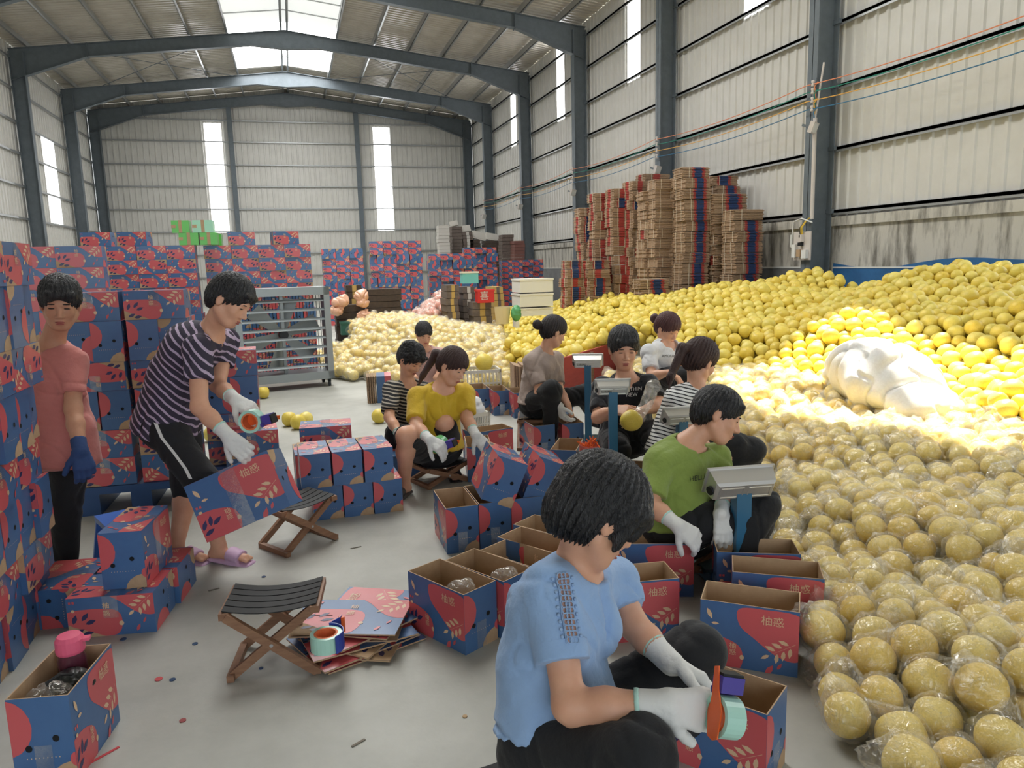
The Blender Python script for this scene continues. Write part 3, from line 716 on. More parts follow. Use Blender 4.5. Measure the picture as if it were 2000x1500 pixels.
# far stacks between the fan and the flat-carton bundles (each block of cartons a few pixels high)
m_far1 = mat('print_lilac', (150, 120, 150), 0.4, coat=0.3)
NC += wall_of_cartons((0.80, 20.0), 0, 1.05, 'LLLSLSLLLS', 'small far carton in film-wrapped stack behind the fan, %s layer from top, %s along', tape=False, far=True)
NC += wall_of_cartons((2.05, 20.2), 0, 1.4, 'LLSLLSLLSLL', 'small far carton in stack under the second window, %s layer from top, %s along', tape=False, far=True)
NC += wall_of_cartons((3.75, 21.0), 0, 1.4, 'LSLLSLLSL', 'small far dark-looking carton right of that under-window stack, %s layer from top, %s along', tape=False, far=True)
NC += wall_of_cartons((5.0, 22.0), 0, 1.04, 'LLSLSLLLSL', 'far carton in stack below the grey sheet pile, %s layer from top, %s along', tape=False, far=True)
NC += wall_of_cartons((6.3, 22.5), 0, 1.4, 'LLLLLLLLL', 'far carton in stack beside the fourth pillar, %s layer from top, %s along', tape=False, far=True)
mbF = MB(); _cv = [Vector(v.co) for v in ME_CL.vertices]; _cf = [(tuple(f.vertices), f.material_index) for f in ME_CL.polygons]
keepf = [(f, m) for f, m in _cf if len(f) >= 4 or m != 3]
used = sorted({i for f, _ in keepf for i in f}); remap = {a: b for b, a in enumerate(used)}
for Mx in FARB:
    i0 = len(mbF.v); mbF.v += [tuple(Mx @ _cv[i]) for i in used]
    for f, m in keepf: mbF.f.append(tuple(remap[i]+i0 for i in f)); mbF.m.append(m)
tag(mbF.build('far_carton_stacks', PM), 'film-wrapped stacks of small red and blue cartons under the back wall', 'cartons', kind='stuff')
print('CARTONS', NC, len(FARB))
# green cartons on top of the wall
m_green = mat('green_print', (92, 190, 74), 0.4, coat=0.3); m_mint = mat('mint_print', (170, 226, 196), 0.4)
for i, (px, py, wpx, mm, lab) in enumerate(((354, 456, 34, m_green, 'bright green carton on top of the carton wall, upper one'), (398, 458, 40, m_mint, 'pale mint carton on top of the carton wall'), (370, 474, 38, m_green, 'bright green carton under the upper green carton'), (409, 474, 34, m_green, 'bright green carton under the pale mint carton'), (420, 492, 20, m_green, 'narrow green carton at the gap in the carton wall'))):
    p = gy(px, py, 10.55); q = gy(px+wpx/2, py, 10.55); w_ = 2*(q[0]-p[0]); mb = MB(); mb.box((-w_/2, -.13, 0), (w_/2, .13, .155)); mb.box((-w_/2-.002, -.132, .06), (-w_/2+.05, .132, .1), 1); mb.box((-.02, -.133, .0), (.02, .133, .157), 1)
    tag(mb.build('green_carton', [mm, m_kraft], loc=(p[0], 10.64 if py < 490 else 11.04, (1.993 if py < 465 else 1.836))), lab, 'carton', 'green cartons')

# ------------------------------------------------------------------ bundles of flattened cartons against the right wall
m_edge = mat('board_edge', (186, 158, 130), 0.85, var=(40, 0.3, 0.7), c2=(158, 130, 104))
m_estripe = mat('edge_blue', (44, 70, 118), 0.7); m_ered = mat('edge_red', (182, 72, 66), 0.7); m_strap = mat('strap', (214, 200, 178), 0.5)
def bundle_mesh(name, seed, kind):
    r = random.Random(seed); mb = MB(); n = 11; H = 0.195; hw, hd = 0.27, 0.21; t = H/n
    for i in range(n):
        dx, dy = r.uniform(-.014, .014), r.uniform(-.014, .014); z0, z1 = i*t*.955, (i+1)*t*.955-0.002
        x0, x1, y0, y1 = -hw+dx, hw+dx, -hd+dy, hd+dy; mb.box((x0, y0, z0), (x1, y1, z1), 0)
        if kind in (0, 1):
            a, b = (-.02, .13) if kind == 0 else (-.12, .06)
            mb.box((a+dx, y0-.0015, z0), (b+dx, y0+.01, z1), 1); mb.box((a-.05+dx, y0-.0012, z0), (a+dx, y0+.01, z1), 2); mb.box((b+dx, y0-.0012, z0), (b+.06+dx, y0+.01, z1), 2)
        if kind in (1, 2):
            mb.box((x0-.0015, -.05+dy, z0), (x0+.01, .07+dy, z1), 2)
            if kind == 2: mb.box((-.1+dx, y0-.0015, z0), (.05+dx, y0+.01, z1), 2)
    for yy in (-.1, .1):
        mb.box((-hw-.016, yy-.006, -.0), (-hw-.012, yy+.006, H), 3); mb.box((-hw-.016, yy-.006, H), (hw+.012, yy+.006, H+.003), 3)
    mb.box((-.14, -hd-.016, 0), (-.128, -hd-.012, H), 3)
    return mb.mesh(name, [m_edge, m_estripe, m_ered, m_strap])
BUN = [[bundle_mesh('carton_bundle', 10*k+s, k) for s in range(2)] for k in range(4)]
STK = [(1432, 1487, 408, 12.2, 0), (1404, 1466, 377, 12.8, 0), (1392, 1440, 342, 13.4, 0), (1342, 1392, 325, 13.0, 0), (1318, 1346, 347, 13.5, 3), (1290, 1320, 349, 13.6, 3), (1264, 1296, 372, 13.9, 3),
       (1262, 1312, 338, 15.4, 2), (1233, 1268, 352, 14.6, 2), (1198, 1236, 367, 14.9, 2), (1164, 1202, 376, 15.4, 2), (1134, 1172, 405, 15.9, 1), (1110, 1146, 508, 15.2, 1), (1152, 1194, 508, 14.9, 1), (1255, 1308, 545, 12.7, 0)]
nb = 0
for si, (xa, xb, yt, Yf, kd) in enumerate(STK):
    a = gy(xa, yt, Yf); b = gy(xb, yt, Yf); w_ = b[0]-a[0]; zt = a[2]; n = max(2, int(round(zt/0.197))); hz = zt/n/0.197
    sx = w_/0.54; drift = 0
    for i in range(n):
        drift = max(-.06, min(.06, drift+rng.uniform(-.03, .03))); sc = (sx if sx > 0.7 else sx*1.25, 1.0, hz)
        o = obj('carton_bundle', BUN[kd if rng.random() > 0.12 else rng.choice((0, 1, 2, 3))][i % 2], None, ((a[0]+b[0])/2+drift, Yf+0.22+rng.uniform(-.03, .03), i*zt/n), rng.uniform(-.11, .11), scale=sc)
        tag(o, 'strapped bundle of flattened cartons, %s up in the %s stack counted from pillar' % (ORD[min(i, 19)], ORD[si]), 'carton bundle', 'bundles of flattened cartons against the wall'); nb += 1
print('BUNDLES', nb)

# ------------------------------------------------------------------ implicit-surface modelling (people, sacks, soft things)
def nrm(v): v = np.asarray(v, float); return v/(np.linalg.norm(v)+1e-9)
def V3(*a): return np.array(a, float)
class Field:
    """smooth union of rounded cones / ellipsoids on a grid, meshed with surface nets"""
    def __init__(s, vox): s.vox = vox; s.ops = []
    def cone(s, a, b, r1, r2, k=0.02, flat_a=False, flat_b=False, sub=False):
        s.ops.append(('c', np.asarray(a, float), np.asarray(b, float), r1, r2, k, flat_a, flat_b, sub)); return s
    def ec(s, a, b, w1, d1, w2, d2, side, k=0.03, flat_a=False, flat_b=False, sub=False):
        s.ops.append(('ec', np.asarray(a, float), np.asarray(b, float), w1, d1, w2, d2, nrm(side), k, flat_a, flat_b, sub)); return s
    def ell(s, c, r, ax=None, k=0.02, sub=False):
        s.ops.append(('e', np.asarray(c, float), np.asarray(r, float), np.eye(3) if ax is None else np.asarray(ax, float), k, sub)); return s
    def bounds(s):
        lo = np.full(3, 1e9); hi = -lo
        for o in s.ops:
            if o[-1]: continue
            if o[0] == 'c': p, q, r = np.minimum(o[1], o[2]), np.maximum(o[1], o[2]), max(o[3], o[4])
            elif o[0] == 'ec': p, q, r = np.minimum(o[1], o[2]), np.maximum(o[1], o[2]), max(o[3:7])
            else: p = q = o[1]; r = max(o[2])
            lo = np.minimum(lo, p-r); hi = np.maximum(hi, q+r)
        return lo-3*s.vox, hi+3*s.vox
    def mesh_data(s):
        lo, hi = s.bounds(); vx = s.vox; n = np.ceil((hi-lo)/vx).astype(int)+1
        D = np.full(n, 1.0, np.float32); ax = [lo[i]+vx*np.arange(n[i]) for i in range(3)]
        for o in s.ops:
            k = o[5] if o[0] == 'c' else (o[8] if o[0] == 'ec' else o[4]); sub = o[-1]
            if o[0] == 'c': p, q, r = np.minimum(o[1], o[2]), np.maximum(o[1], o[2]), max(o[3], o[4])
            elif o[0] == 'ec': p, q, r = np.minimum(o[1], o[2]), np.maximum(o[1], o[2]), max(o[3:7])
            else: p = q = o[1]; r = max(o[2])
            m = r+k+3*vx; i0 = np.clip(((p-m-lo)/vx).astype(int), 0, n-1); i1 = np.clip(((q+m-lo)/vx).astype(int)+2, 1, n)
            if (i1 <= i0).any(): continue
            sl = tuple(slice(a, b) for a, b in zip(i0, i1))
            Xg = ax[0][sl[0]][:, None, None]; Yg = ax[1][sl[1]][None, :, None]; Zg = ax[2][sl[2]][None, None, :]
            if o[0] == 'c':
                a, b, r1, r2 = o[1:5]; ba = b-a; L2 = ba@ba+1e-12
                t = ((Xg-a[0])*ba[0]+(Yg-a[1])*ba[1]+(Zg-a[2])*ba[2])/L2; tc = np.clip(t, 0, 1)
                d = np.sqrt((Xg-a[0]-tc*ba[0])**2+(Yg-a[1]-tc*ba[1])**2+(Zg-a[2]-tc*ba[2])**2)-(r1+(r2-r1)*tc)
                if o[6]: d = np.maximum(d, -t*math.sqrt(L2))
                if o[7]: d = np.maximum(d, (t-1)*math.sqrt(L2))
            elif o[0] == 'ec':
                a, b, w1, d1, w2, d2, sd_ = o[1:8]; ba = b-a; L = np.linalg.norm(ba); u = ba/L; sd_ = nrm(sd_-u*(sd_@u)); fr_ = np.cross(u, sd_)
                t = ((Xg-a[0])*u[0]+(Yg-a[1])*u[1]+(Zg-a[2])*u[2])/L; tc = np.clip(t, 0, 1)
                ss = (Xg-a[0])*sd_[0]+(Yg-a[1])*sd_[1]+(Zg-a[2])*sd_[2]; ff = (Xg-a[0])*fr_[0]+(Yg-a[1])*fr_[1]+(Zg-a[2])*fr_[2]
                rw = w1+(w2-w1)*tc; rd = d1+(d2-d1)*tc; rm = np.minimum(rw, rd)
                d = (np.sqrt((ss/rw)**2+(ff/rd)**2+((t-tc)*L/rm)**2)-1)*rm
                if o[9]: d = np.maximum(d, -t*L)
                if o[10]: d = np.maximum(d, (t-1)*L)
            else:
                c, r_, A = o[1:4]; Xc, Yc, Zc = Xg-c[0], Yg-c[1], Zg-c[2]
                q = [(Xc*A[i][0]+Yc*A[i][1]+Zc*A[i][2])/r_[i] for i in range(3)]
                k0 = np.sqrt(q[0]**2+q[1]**2+q[2]**2)+1e-9; k1 = np.sqrt((q[0]/r_[0])**2+(q[1]/r_[1])**2+(q[2]/r_[2])**2)+1e-9
                d = k0*(k0-1)/k1
            cur = D[sl]
            if sub:
                d = -d; h = np.clip(0.5+0.5*(cur-d)/k, 0, 1) if k > 0 else (cur > d)*1.0
                D[sl] = d*(1-h)+cur*h+k*h*(1-h)
            else:
                h = np.clip(0.5+0.5*(d-cur)/k, 0, 1)
                D[sl] = d*(1-h)+cur*h-k*h*(1-h)
        ins = D < 0
        cnt = sum(ins[i:n[0]-1+i, j:n[1]-1+j, l:n[2]-1+l].astype(np.uint8) for i in (0, 1) for j in (0, 1) for l in (0, 1))
        act = np.argwhere((cnt > 0) & (cnt < 8))
        idx = np.full(tuple(n-1), -1, np.int32); idx[act[:, 0], act[:, 1], act[:, 2]] = np.arange(len(act))
        corner = [(i, j, l) for i in (0, 1) for j in (0, 1) for l in (0, 1)]
        val = {c: D[act[:, 0]+c[0], act[:, 1]+c[1], act[:, 2]+c[2]] for c in corner}
        acc = np.zeros((len(act), 3)); num = np.zeros(len(act))
        for a in corner:
            for d_ in range(3):
                if a[d_] == 0:
                    b = list(a); b[d_] = 1; b = tuple(b); va, vb = val[a], val[b]; cr = (va < 0) != (vb < 0)
                    t = np.where(cr, va/(va-vb+1e-12), 0); p = np.array(a, float)[None]+np.zeros((len(act), 1)); p[:, d_] += t
                    acc += np.where(cr[:, None], p, 0); num += cr
        vs = (act+acc/num[:, None])*vx+lo
        quads = []
        for d_ in range(3):
            o1, o2 = (d_+1) % 3, (d_+2) % 3
            sa = [slice(None)]*3; sb = [slice(None)]*3; sa[d_] = slice(0, n[d_]-1); sb[d_] = slice(1, n[d_])
            A, Bq = ins[tuple(sa)], ins[tuple(sb)]; e = np.argwhere(A != Bq)
            ok = (e[:, o1] > 0) & (e[:, o2] > 0) & (e[:, o1] < n[o1]-1) & (e[:, o2] < n[o2]-1); e = e[ok]
            def at(da, db):
                c = e.copy(); c[:, o1] -= da; c[:, o2] -= db; return idx[c[:, 0], c[:, 1], c[:, 2]]
            q = np.stack([at(1, 1), at(0, 1), at(0, 0), at(1, 0)], 1); fl_ = ~A[e[:, 0], e[:, 1], e[:, 2]]
            q[fl_] = q[fl_][:, ::-1]; quads.append(q)
        q = np.vstack(quads); q = q[(q >= 0).all(1)]
        return vs, q
def field_obj(name, F, mats, parent=None, base=(0, 0, 0), fold=None, post=None, mi=None):
    v, q = F.mesh_data(); base = np.asarray(base, float)
    if fold is not None:
        amp, freq, seed = fold; tri = v[q]; nf = np.cross(tri[:, 2]-tri[:, 0], tri[:, 3]-tri[:, 1]); vn = np.zeros_like(v)
        for i in range(4): np.add.at(vn, q[:, i], nf)
        vn /= np.linalg.norm(vn, axis=1)[:, None]+1e-9
        w_ = hashnoise(v, seed, freq*0.5); n1_ = hashnoise(v+0.06*w_[:, None], seed+1, freq*.7); n2_ = hashnoise(v-0.05*w_[:, None], seed+2, freq*1.2)
        cr_ = np.exp(-(n1_/.07)**2)+.6*np.exp(-(n2_/.08)**2)
        v = v+vn*(amp*(.18-cr_*.32+.25*w_))[:, None]
    if post is not None: v = post(v)
    me = mesh_np(name, v-base, q, mats, True, mi(v[q].mean(1)) if mi else None)
    return obj(name, me, parent, tuple(base) if parent is None else (0, 0, 0)) if parent is None else obj(name, me, parent)

# ------------------------------------------------------------------ people
m_skin = mat('skin', (224, 172, 142), 0.5, var=(18, 0.3, 0.7), c2=(214, 160, 130), sub=0.15)
m_skin2 = mat('skin_tan', (210, 158, 128), 0.5, var=(18, 0.3, 0.7), c2=(198, 144, 114), sub=0.15)
m_lip = mat('lip', (170, 92, 84), 0.5)
m_eye = mat('eye_dark', (34, 24, 22), 0.3)
m_brow = mat('brow', (44, 34, 32), 0.8)
m_hair = mat('hair_black', (24, 24, 27), 0.36, spec=0.7, bump=(34, 0.9, 0.012), stretch=(7, 7, 0.8))
m_hairb = mat('hair_brown', (62, 40, 36), 0.45, spec=0.5, bump=(60, 0.7, 0.01), stretch=(6, 6, 0.7))
m_glove = mat('glove_white', (226, 226, 222), 0.85, bump=(90, 0.3, 0.004))
m_cuff = mat('glove_cuff', (186, 226, 214), 0.85)
m_black = mat('black_cloth', (24, 25, 28), 0.85, bump=(40, 0.35, 0.01), sheen=0.1)
def cloth(name, c, c2=None): return mat(name, c, 0.85, var=(7, 0.3, 0.7), c2=c2 or tuple(int(x*0.93) for x in c), bump=(16, 0.55, 0.02), sheen=0.15)
def stripe_mat(name, c1, c2, period, width, axis):
    """woven stripes following the body: bands along the given object-space axis"""
    m = bpy.data.materials.new(name); m.use_nodes = True; nt = m.node_tree; b = nt.nodes['Principled BSDF']; N = nt.nodes.new; L = nt.links.new
    tc = N('ShaderNodeTexCoord'); dp = N('ShaderNodeVectorMath'); dp.operation = 'DOT_PRODUCT'; dp.inputs[1].default_value = tuple(np.asarray(axis)/period)
    nz = N('ShaderNodeTexNoise'); nz.inputs['Scale'].default_value = 9; L(tc.outputs['Object'], nz.inputs['Vector'])
    md = N('ShaderNodeMath'); md.operation = 'MULTIPLY_ADD'; md.inputs[1].default_value = 0.9; L(nz.outputs['Fac'], md.inputs[0]); L(tc.outputs['Object'], dp.inputs[0]); L(dp.outputs['Value'], md.inputs[2])
    fr = N('ShaderNodeMath'); fr.operation = 'FRACT'; L(md.outputs[0], fr.inputs[0]); gt = N('ShaderNodeMath'); gt.operation = 'GREATER_THAN'; gt.inputs[1].default_value = width; L(fr.outputs[0], gt.inputs[0])
    mx = N('ShaderNodeMix'); mx.data_type = 'RGBA'; mx.inputs['A'].default_value = rgb(*c1); mx.inputs['B'].default_value = rgb(*c2); L(gt.outputs[0], mx.inputs['Factor']); L(mx.outputs['Result'], b.inputs['Base Color'])
    b.inputs['Roughness'].default_value = 0.85
    MATS[name] = m; return m
def hand_ops(F, wr, d, pn, s=1.0, curl=(0.5, 0.5, 0.35), grow=0.0, thumb=1, k=0.006, spread=0.1, tcurl=0.3):
    """palm, four unequal fingers and a thumb; d: wrist->knuckles, pn: the way the palm faces, thumb: +1/-1 side"""
    d = nrm(d); pn = nrm(pn-d*(np.dot(pn, d))); sdv = np.cross(d, pn)*thumb
    for j, o in enumerate((-0.5, -0.17, 0.17, 0.5)):
        kn = wr+d*(0.083+0.006*(1-abs(o)*2))*s+sdv*(-o*0.064*s); F.cone(wr+sdv*(-o*0.034*s)+d*0.008*s, kn, 0.0145*s+grow, 0.0125*s+grow, 0.012)
        dirv = nrm(d-sdv*o*spread*2); p = kn; ang = 0.0; L = (0.043, 0.047, 0.044, 0.034)[j]*s
        for q, cc in enumerate(curl):
            ang += cc*(1+0.12*j); v = dirv*math.cos(ang)+pn*math.sin(ang); e = p+v*L*(1, 0.66, 0.55)[q]
            r1 = (0.0098, 0.0088, 0.0078)[q]*s+grow; F.cone(p, e, r1, r1-0.0008, k); p = e
    b = wr+d*0.022*s+sdv*0.022*s; v = nrm(d*0.62+sdv*0.66+pn*0.42); e = b+v*0.046*s; F.cone(b, e, 0.0145*s+grow, 0.0115*s+grow, 0.01)
    v2 = nrm(v*math.cos(tcurl)+nrm(d*0.7+pn*0.5-sdv*0.3)*math.sin(tcurl)); e2 = e+v2*0.032*s; F.cone(e, e2, 0.0108*s+grow, 0.0092*s+grow, k); v3 = nrm(v2+d*0.2); F.cone(e2, e2+v3*0.024*s, 0.0095*s+grow, 0.008*s+grow, k)
def head_axes(fwd, upv):
    f_ = nrm(fwd); u_ = nrm(np.asarray(upv, float)-f_*np.dot(upv, f_)); r_ = np.cross(f_, u_); return r_, f_, u_
def head_ops(F, c, ax, s=1.0):
    r_, f_, u_ = ax; A = np.array([r_, f_, u_]); P = lambda x, y, z: c+(r_*x+f_*y+u_*z)*s; S = lambda *q: np.array(q)*s
    F.ell(P(0, -.012, .032), S(.074, .094, .082), A, .02); F.ell(P(0, .030, -.030), S(.057, .060, .080), A, .03)
    F.ell(P(0, .056, -.092), S(.028, .026, .022), A, .025)
    for sx in (-1, 1):
        F.ell(P(sx*.034, .058, -.026), S(.026, .024, .026), A, .02); F.cone(P(sx*.052, -.005, -.055), P(sx*.02, .05, -.092), .022*s, .018*s, .025)
        F.ell(P(sx*.031, .094, .004), S(.017, .014, .010), A, .010, True)
        F.ell(P(sx*.031, .073, .003), S(.015, .013, .010), A, .005)
        F.ell(P(sx*.077, -.008, -.012), S(.010, .019, .031), A, .006); F.ell(P(sx*.088, .000, -.012), S(.008, .010, .018), A, .004, True)
        F.ell(P(sx*.012, .093, -.036), S(.009, .010, .007), A, .006)
    F.ell(P(0, .076, .022), S(.046, .016, .010), A, .014)
    F.cone(P(0, .086, .004), P(0, .106, -.030), .0075*s, .0105*s, .010)
    F.ell(P(0, .084, -.060), S(.022, .012, .008), A, .008); F.ell(P(0, .080, -.073), S(.018, .012, .008), A, .008)
def face_parts(parent, c, ax, base, s=1.0, far=False):
    r_, f_, u_ = ax; P = lambda x, y, z: c+(r_*x+f_*y+u_*z)*s-base
    def small(name, items, m):
        mb = MB()
        for (x, y, z), (rx, ry, rz) in items:
            v = ICO[1][0]*np.array([rx, ry, rz])*s; v = v@np.array([r_, f_, u_])+P(x, y, z); mb.add(v, [tuple(q) for q in ICO[1][1]])
        mb.build(name, m, parent, smooth=True)
    small('lips', [((0, .0945, -.0615), (.021, .005, .004)), ((0, .0905, -.071), (.017, .0055, .0048))], m_lip)
    for sx in (-1, 1):
        small('eye', [((sx*.031, .0845, .001), (.0135, .0045, .0032))], m_eye)
        small('eyebrow', [((sx*.030, .0895, .023), (.018, .0045, .0030))], m_brow)
def hair_ops(F, c, ax, style, s=1.0):
    r_, f_, u_ = ax; A = np.array([r_, f_, u_]); P = lambda x, y, z: c+(r_*x+f_*y+u_*z)*s; S = lambda *q: np.array(q)*s
    F.ell(P(0, -.014, .044), S(.088, .108, .092), A, .01); F.ell(P(0, -.055, .0), S(.080, .066, .075), A, .03)
    if style in ('short', 'man', 'messy'):
        for sx in (-1, 1): F.cone(P(sx*.072, .022, .02), P(sx*.076, .020, -.012 if style != 'man' else -.004), .014*s, .006*s, .012)
        F.ell(P(0, .117, -.044), S(.068, .084, .092), A, .006, True)
        for sx in (-1, 1): F.ell(P(sx*.09, .010, -.045), S(.028, .036, .050), A, .006, True)
        F.ell(P(0, .02, -.12), S(.1, .1, .075), A, .006, True)
        F.cone(P(-.05, .074, .064), P(.045, .078, .068), .016*s, .014*s, .01); F.cone(P(0, .082, .062), P(.04, .086, .045), .011*s, .005*s, .008); F.cone(P(-.03, .082, .062), P(-.045, .076, .040), .011*s, .005*s, .008)
    elif style == 'bowl':
        F.ell(P(0, -.010, .040), S(.098, .118, .098), A, .01); F.ell(P(0, -.05, -.02), S(.088, .075, .075), A, .02)
        for sx in (-1, 1):
            F.cone(P(sx*.074, .03, .03), P(sx*.078, .034, -.045), .026*s, .010*s, .02); F.cone(P(sx*.07, .062, .04), P(sx*.066, .066, -.012), .022*s, .010*s, .02)
            F.ell(P(sx*.095, -.004, -.060), S(.030, .026, .050), A, .006, True)
        F.ell(P(0, .135, -.075), S(.060, .080, .085), A, .006, True); F.ell(P(0, .03, -.135), S(.12, .13, .070), A, .008, True)
        F.cone(P(-.055, .084, .03), P(.055, .084, .03), .018*s, .018*s, .015)
    elif style in ('tail', 'bun', 'long'):
        F.ell(P(0, .115, -.052), S(.064, .074, .092), A, .006, True)
        for sx in (-1, 1): F.ell(P(sx*.088, .016, -.045), S(.024, .036, .054), A, .006, True)
        F.ell(P(0, .02, -.13), S(.1, .11, .075), A, .006, True)
        if style == 'tail':
            F.cone(P(0, -.11, .035), P(0, -.165, .01), .022*s, .03*s, .012); F.cone(P(0, -.165, .01), P(.01, -.18, -.16), .03*s, .02*s, .015); F.cone(P(.01, -.18, -.16), P(.02, -.17, -.22), .02*s, .008*s, .015)
        elif style == 'bun':
            F.cone(P(0, -.10, .0), P(0, -.15, -.005), .018*s, .026*s, .01); F.ell(P(0, -.165, .005), S(.034, .036, .036), A, .012)
        else:
            F.cone(P(0, -.09, .02), P(0, -.12, -.14), .06*s, .05*s, .03); F.cone(P(0, -.12, -.14), P(.0, -.15, -.34), .05*s, .022*s, .03)
PEOPLE = {}
def person(key, label, J, head, shirt, trousers, hair=('short', None), vox=0.008, skin=None, sleeve=0.75, leg=0.92, neck=(0.06, 0.05), gloves='', foot='sandal', female=True, shoe_c=(30, 30, 32), hs=1.0, hand=None, bulk=1.0, hem=-0.035, fold=(0.026, 16), bare_shin=False):
    """J: dict of joints in world space. head: (centre, forward, up). gloves: letters of the gloved sides"""
    skin = skin or m_skin; g = {k: np.asarray(v, float) for k, v in J.items()}
    zmin = 0.0
    for S_ in 'RL':                                   # feet of full length
        if 'to'+S_ in g:
            fd = nrm((g['to'+S_]-g['an'+S_])*[1, 1, 0]); z_ = g['to'+S_][2]; g['to'+S_] = g['an'+S_]+fd*.150; g['to'+S_][2] = z_
    base = np.array([g['pv'][0], g['pv'][1], zmin])
    side = nrm(g['shR']-g['shL']); upb = nrm(g['nk']-g['pv']); side = nrm(side-upb*(side@upb)); front = np.cross(upb, side)
    hc, hf, hu = head; ax = head_axes(hf, hu); bw = bulk
    sw = np.linalg.norm(g['shR']-g['shL'])/2
    pv, nk = g['pv'], g['nk']; wst = pv*0.62+nk*0.38+(g.get('bend', 0) if 'bend' in g else 0); chs = pv*0.28+nk*0.72
    if 'cv' in g: wst = wst+g['cv']; chs = chs+g['cv']*0.8
    B = Field(vox)
    # one continuous body
    B.ec(pv, wst, .135*bw, .098*bw, .112*bw, .085*bw, side, .04); B.ec(wst, chs, .112*bw, .085*bw, .130*bw, .094*bw, side, .04); B.ec(chs, nk-upb*.03, .125*bw, .09*bw, .07*bw, .055*bw, side, .04)
    B.cone(g['shL'], g['shR'], .048*bw, .048*bw, .04)
    neck_t = hc-ax[2]*.055*hs-ax[1]*.018*hs; B.cone(nk-upb*.01, neck_t, .054*bw, .047, .03)
    head_ops(B, hc, ax, hs)
    for S_ in 'RL':
        if 'el'+S_ in g:
            sh, el, wr_ = g['sh'+S_], g['el'+S_], g['wr'+S_]
            B.cone(sh, el, .046*bw, .037*bw, .03); B.cone(el, el*.6+wr_*.4, .038*bw, .037*bw, .02); B.cone(el*.6+wr_*.4, wr_, .037*bw, .026, .02)
            hd = (hand or {}).get(S_)
            if hd and S_ not in gloves: hand_ops(B, wr_, *hd[:2], **(hd[2] if len(hd) > 2 else {}))
        if 'kn'+S_ in g:
            hp = pv+side*(.085 if S_ == 'R' else -.085)*bw-upb*.02; kn, an = g['kn'+S_], g['an'+S_]
            B.cone(hp, kn, .082*bw, .056*bw, .04); B.cone(kn, kn*.68+an*.32, .055*bw, .053*bw, .03); B.cone(kn*.68+an*.32, an, .053*bw, .036, .03)
            if 'to'+S_ in g:
                to = g['to'+S_]; fd = nrm(to-an); heel = an+(an-to)*.18; heel[2] = an[2]-.035
                B.cone(an, heel, .034, .030, .02); B.cone(heel, to, .03, .022, .02); sv = nrm(np.cross(fd, [0, 0, 1]))
                for t_ in (-.024, -.008, .008, .024): B.cone(to+sv*t_*.8-fd*.02, to+sv*t_+fd*.022, .012, .009, .006)
    body = field_obj('person', B, skin, None, base); tag(body, label, 'person', 'packers at work')
    face_parts(body, hc, ax, base, hs)
    # shirt
    s_m, st_ = shirt; Sx = Field(max(vox, .007)); e = .020*bw
    hemp = pv-upb*(.06+hem)
    Sx.ec(hemp, wst, .172*bw+e, .134*bw+e, .125*bw+e, .098*bw+e, side, .05, flat_a=True); Sx.ec(wst, chs, .125*bw+e, .098*bw+e, .134*bw+e, .098*bw+e, side, .05); Sx.ec(chs, nk-upb*.035, .13*bw+e, .09*bw+e, .082*bw, .062*bw, side, .05)
    if hem >= .04:                                     # long shirt hanging over the hips
        for S_, sg in (('R', 1), ('L', -1)):
            hp = pv+side*.085*sg*bw-upb*.02; Sx.cone(hp+upb*.06, hp-upb*(.04+hem), .100*bw, .102*bw, .05, flat_b=True)
    if female:
        for q in (-1, 1): Sx.ell(chs-upb*.045+side*q*.062*bw+front*.078*bw, (.058*bw, .052*bw, .060*bw), None, .05)
    Sx.cone(g['shL'], g['shR'], .058*bw, .058*bw, .04)
    for S_ in 'RL':
        if 'el'+S_ in g:
            sh, el = g['sh'+S_], g['el'+S_]; Sx.cone(sh, sh+(el-sh)*sleeve, .060*bw, .058*bw, .03, flat_b=True)
    nc = nk+front*.035-upb*.02; Sx.ell(nc+upb*.02, (neck[0]+.03, neck[0]+.02, .055), np.array([side, front, upb]), .006, True)
    Sx.cone(nk+front*.10+upb*.02, nk+front*.11-upb*neck[1], neck[0]*.75, .012, .006, sub=True)
    so = field_obj('shirt', Sx, s_m, body, base, fold=(fold[0], fold[1], 31+len(PEOPLE)))
    # trousers
    T = Field(max(vox, .008)); T.ec(pv-upb*.03, pv*.8+wst*.2, .158*bw, .122*bw, .140*bw, .105*bw, side, .04)
    hasleg = False
    for S_ in 'RL':
        if 'kn'+S_ in g:
            hasleg = True
            hp = pv+side*(.085 if S_ == 'R' else -.085)*bw-upb*.02; kn, an = g['kn'+S_], g['an'+S_]
            T.cone(hp, kn, .094*bw, .072*bw, .05, flat_b=(leg <= 0))
            if leg > 0: T.cone(kn, kn+(an-kn)*leg, .072*bw, .056, .04, flat_b=True)
    if hasleg: field_obj('trousers', T, trousers, body, base, fold=(0.026, 13, 77+len(PEOPLE)))
    # hair
    Hf = Field(min(vox, .0055)); hair_ops(Hf, hc, ax, hair[0], hs)
    def strands(v, ax=ax, hc=hc, seed=len(PEOPLE)):
        d = v-hc; x, y, z = d@ax[0], d@ax[1]+.02, d@ax[2]; crown = np.arctan2(x, y); w_ = hashnoise(d, seed+3, 14)*1.6+z*6
        a = np.abs(np.sin(crown*15+w_*1.5))*.6+np.abs(np.sin(crown*37-w_*2.3+1))*.4
        r = np.linalg.norm(d, axis=1); n = d/(r[:, None]+1e-6); low = np.clip((.02-z)/.08, 0, 1)
        return v+n*((a-.45)*.009)[:, None]-ax[2]*((a-.5)*.022*low)[:, None]
    field_obj('hair', Hf, hair[1] or m_hair, body, base, fold=None if hair[0] != 'messy' else (.035, 60, 5), post=strands)
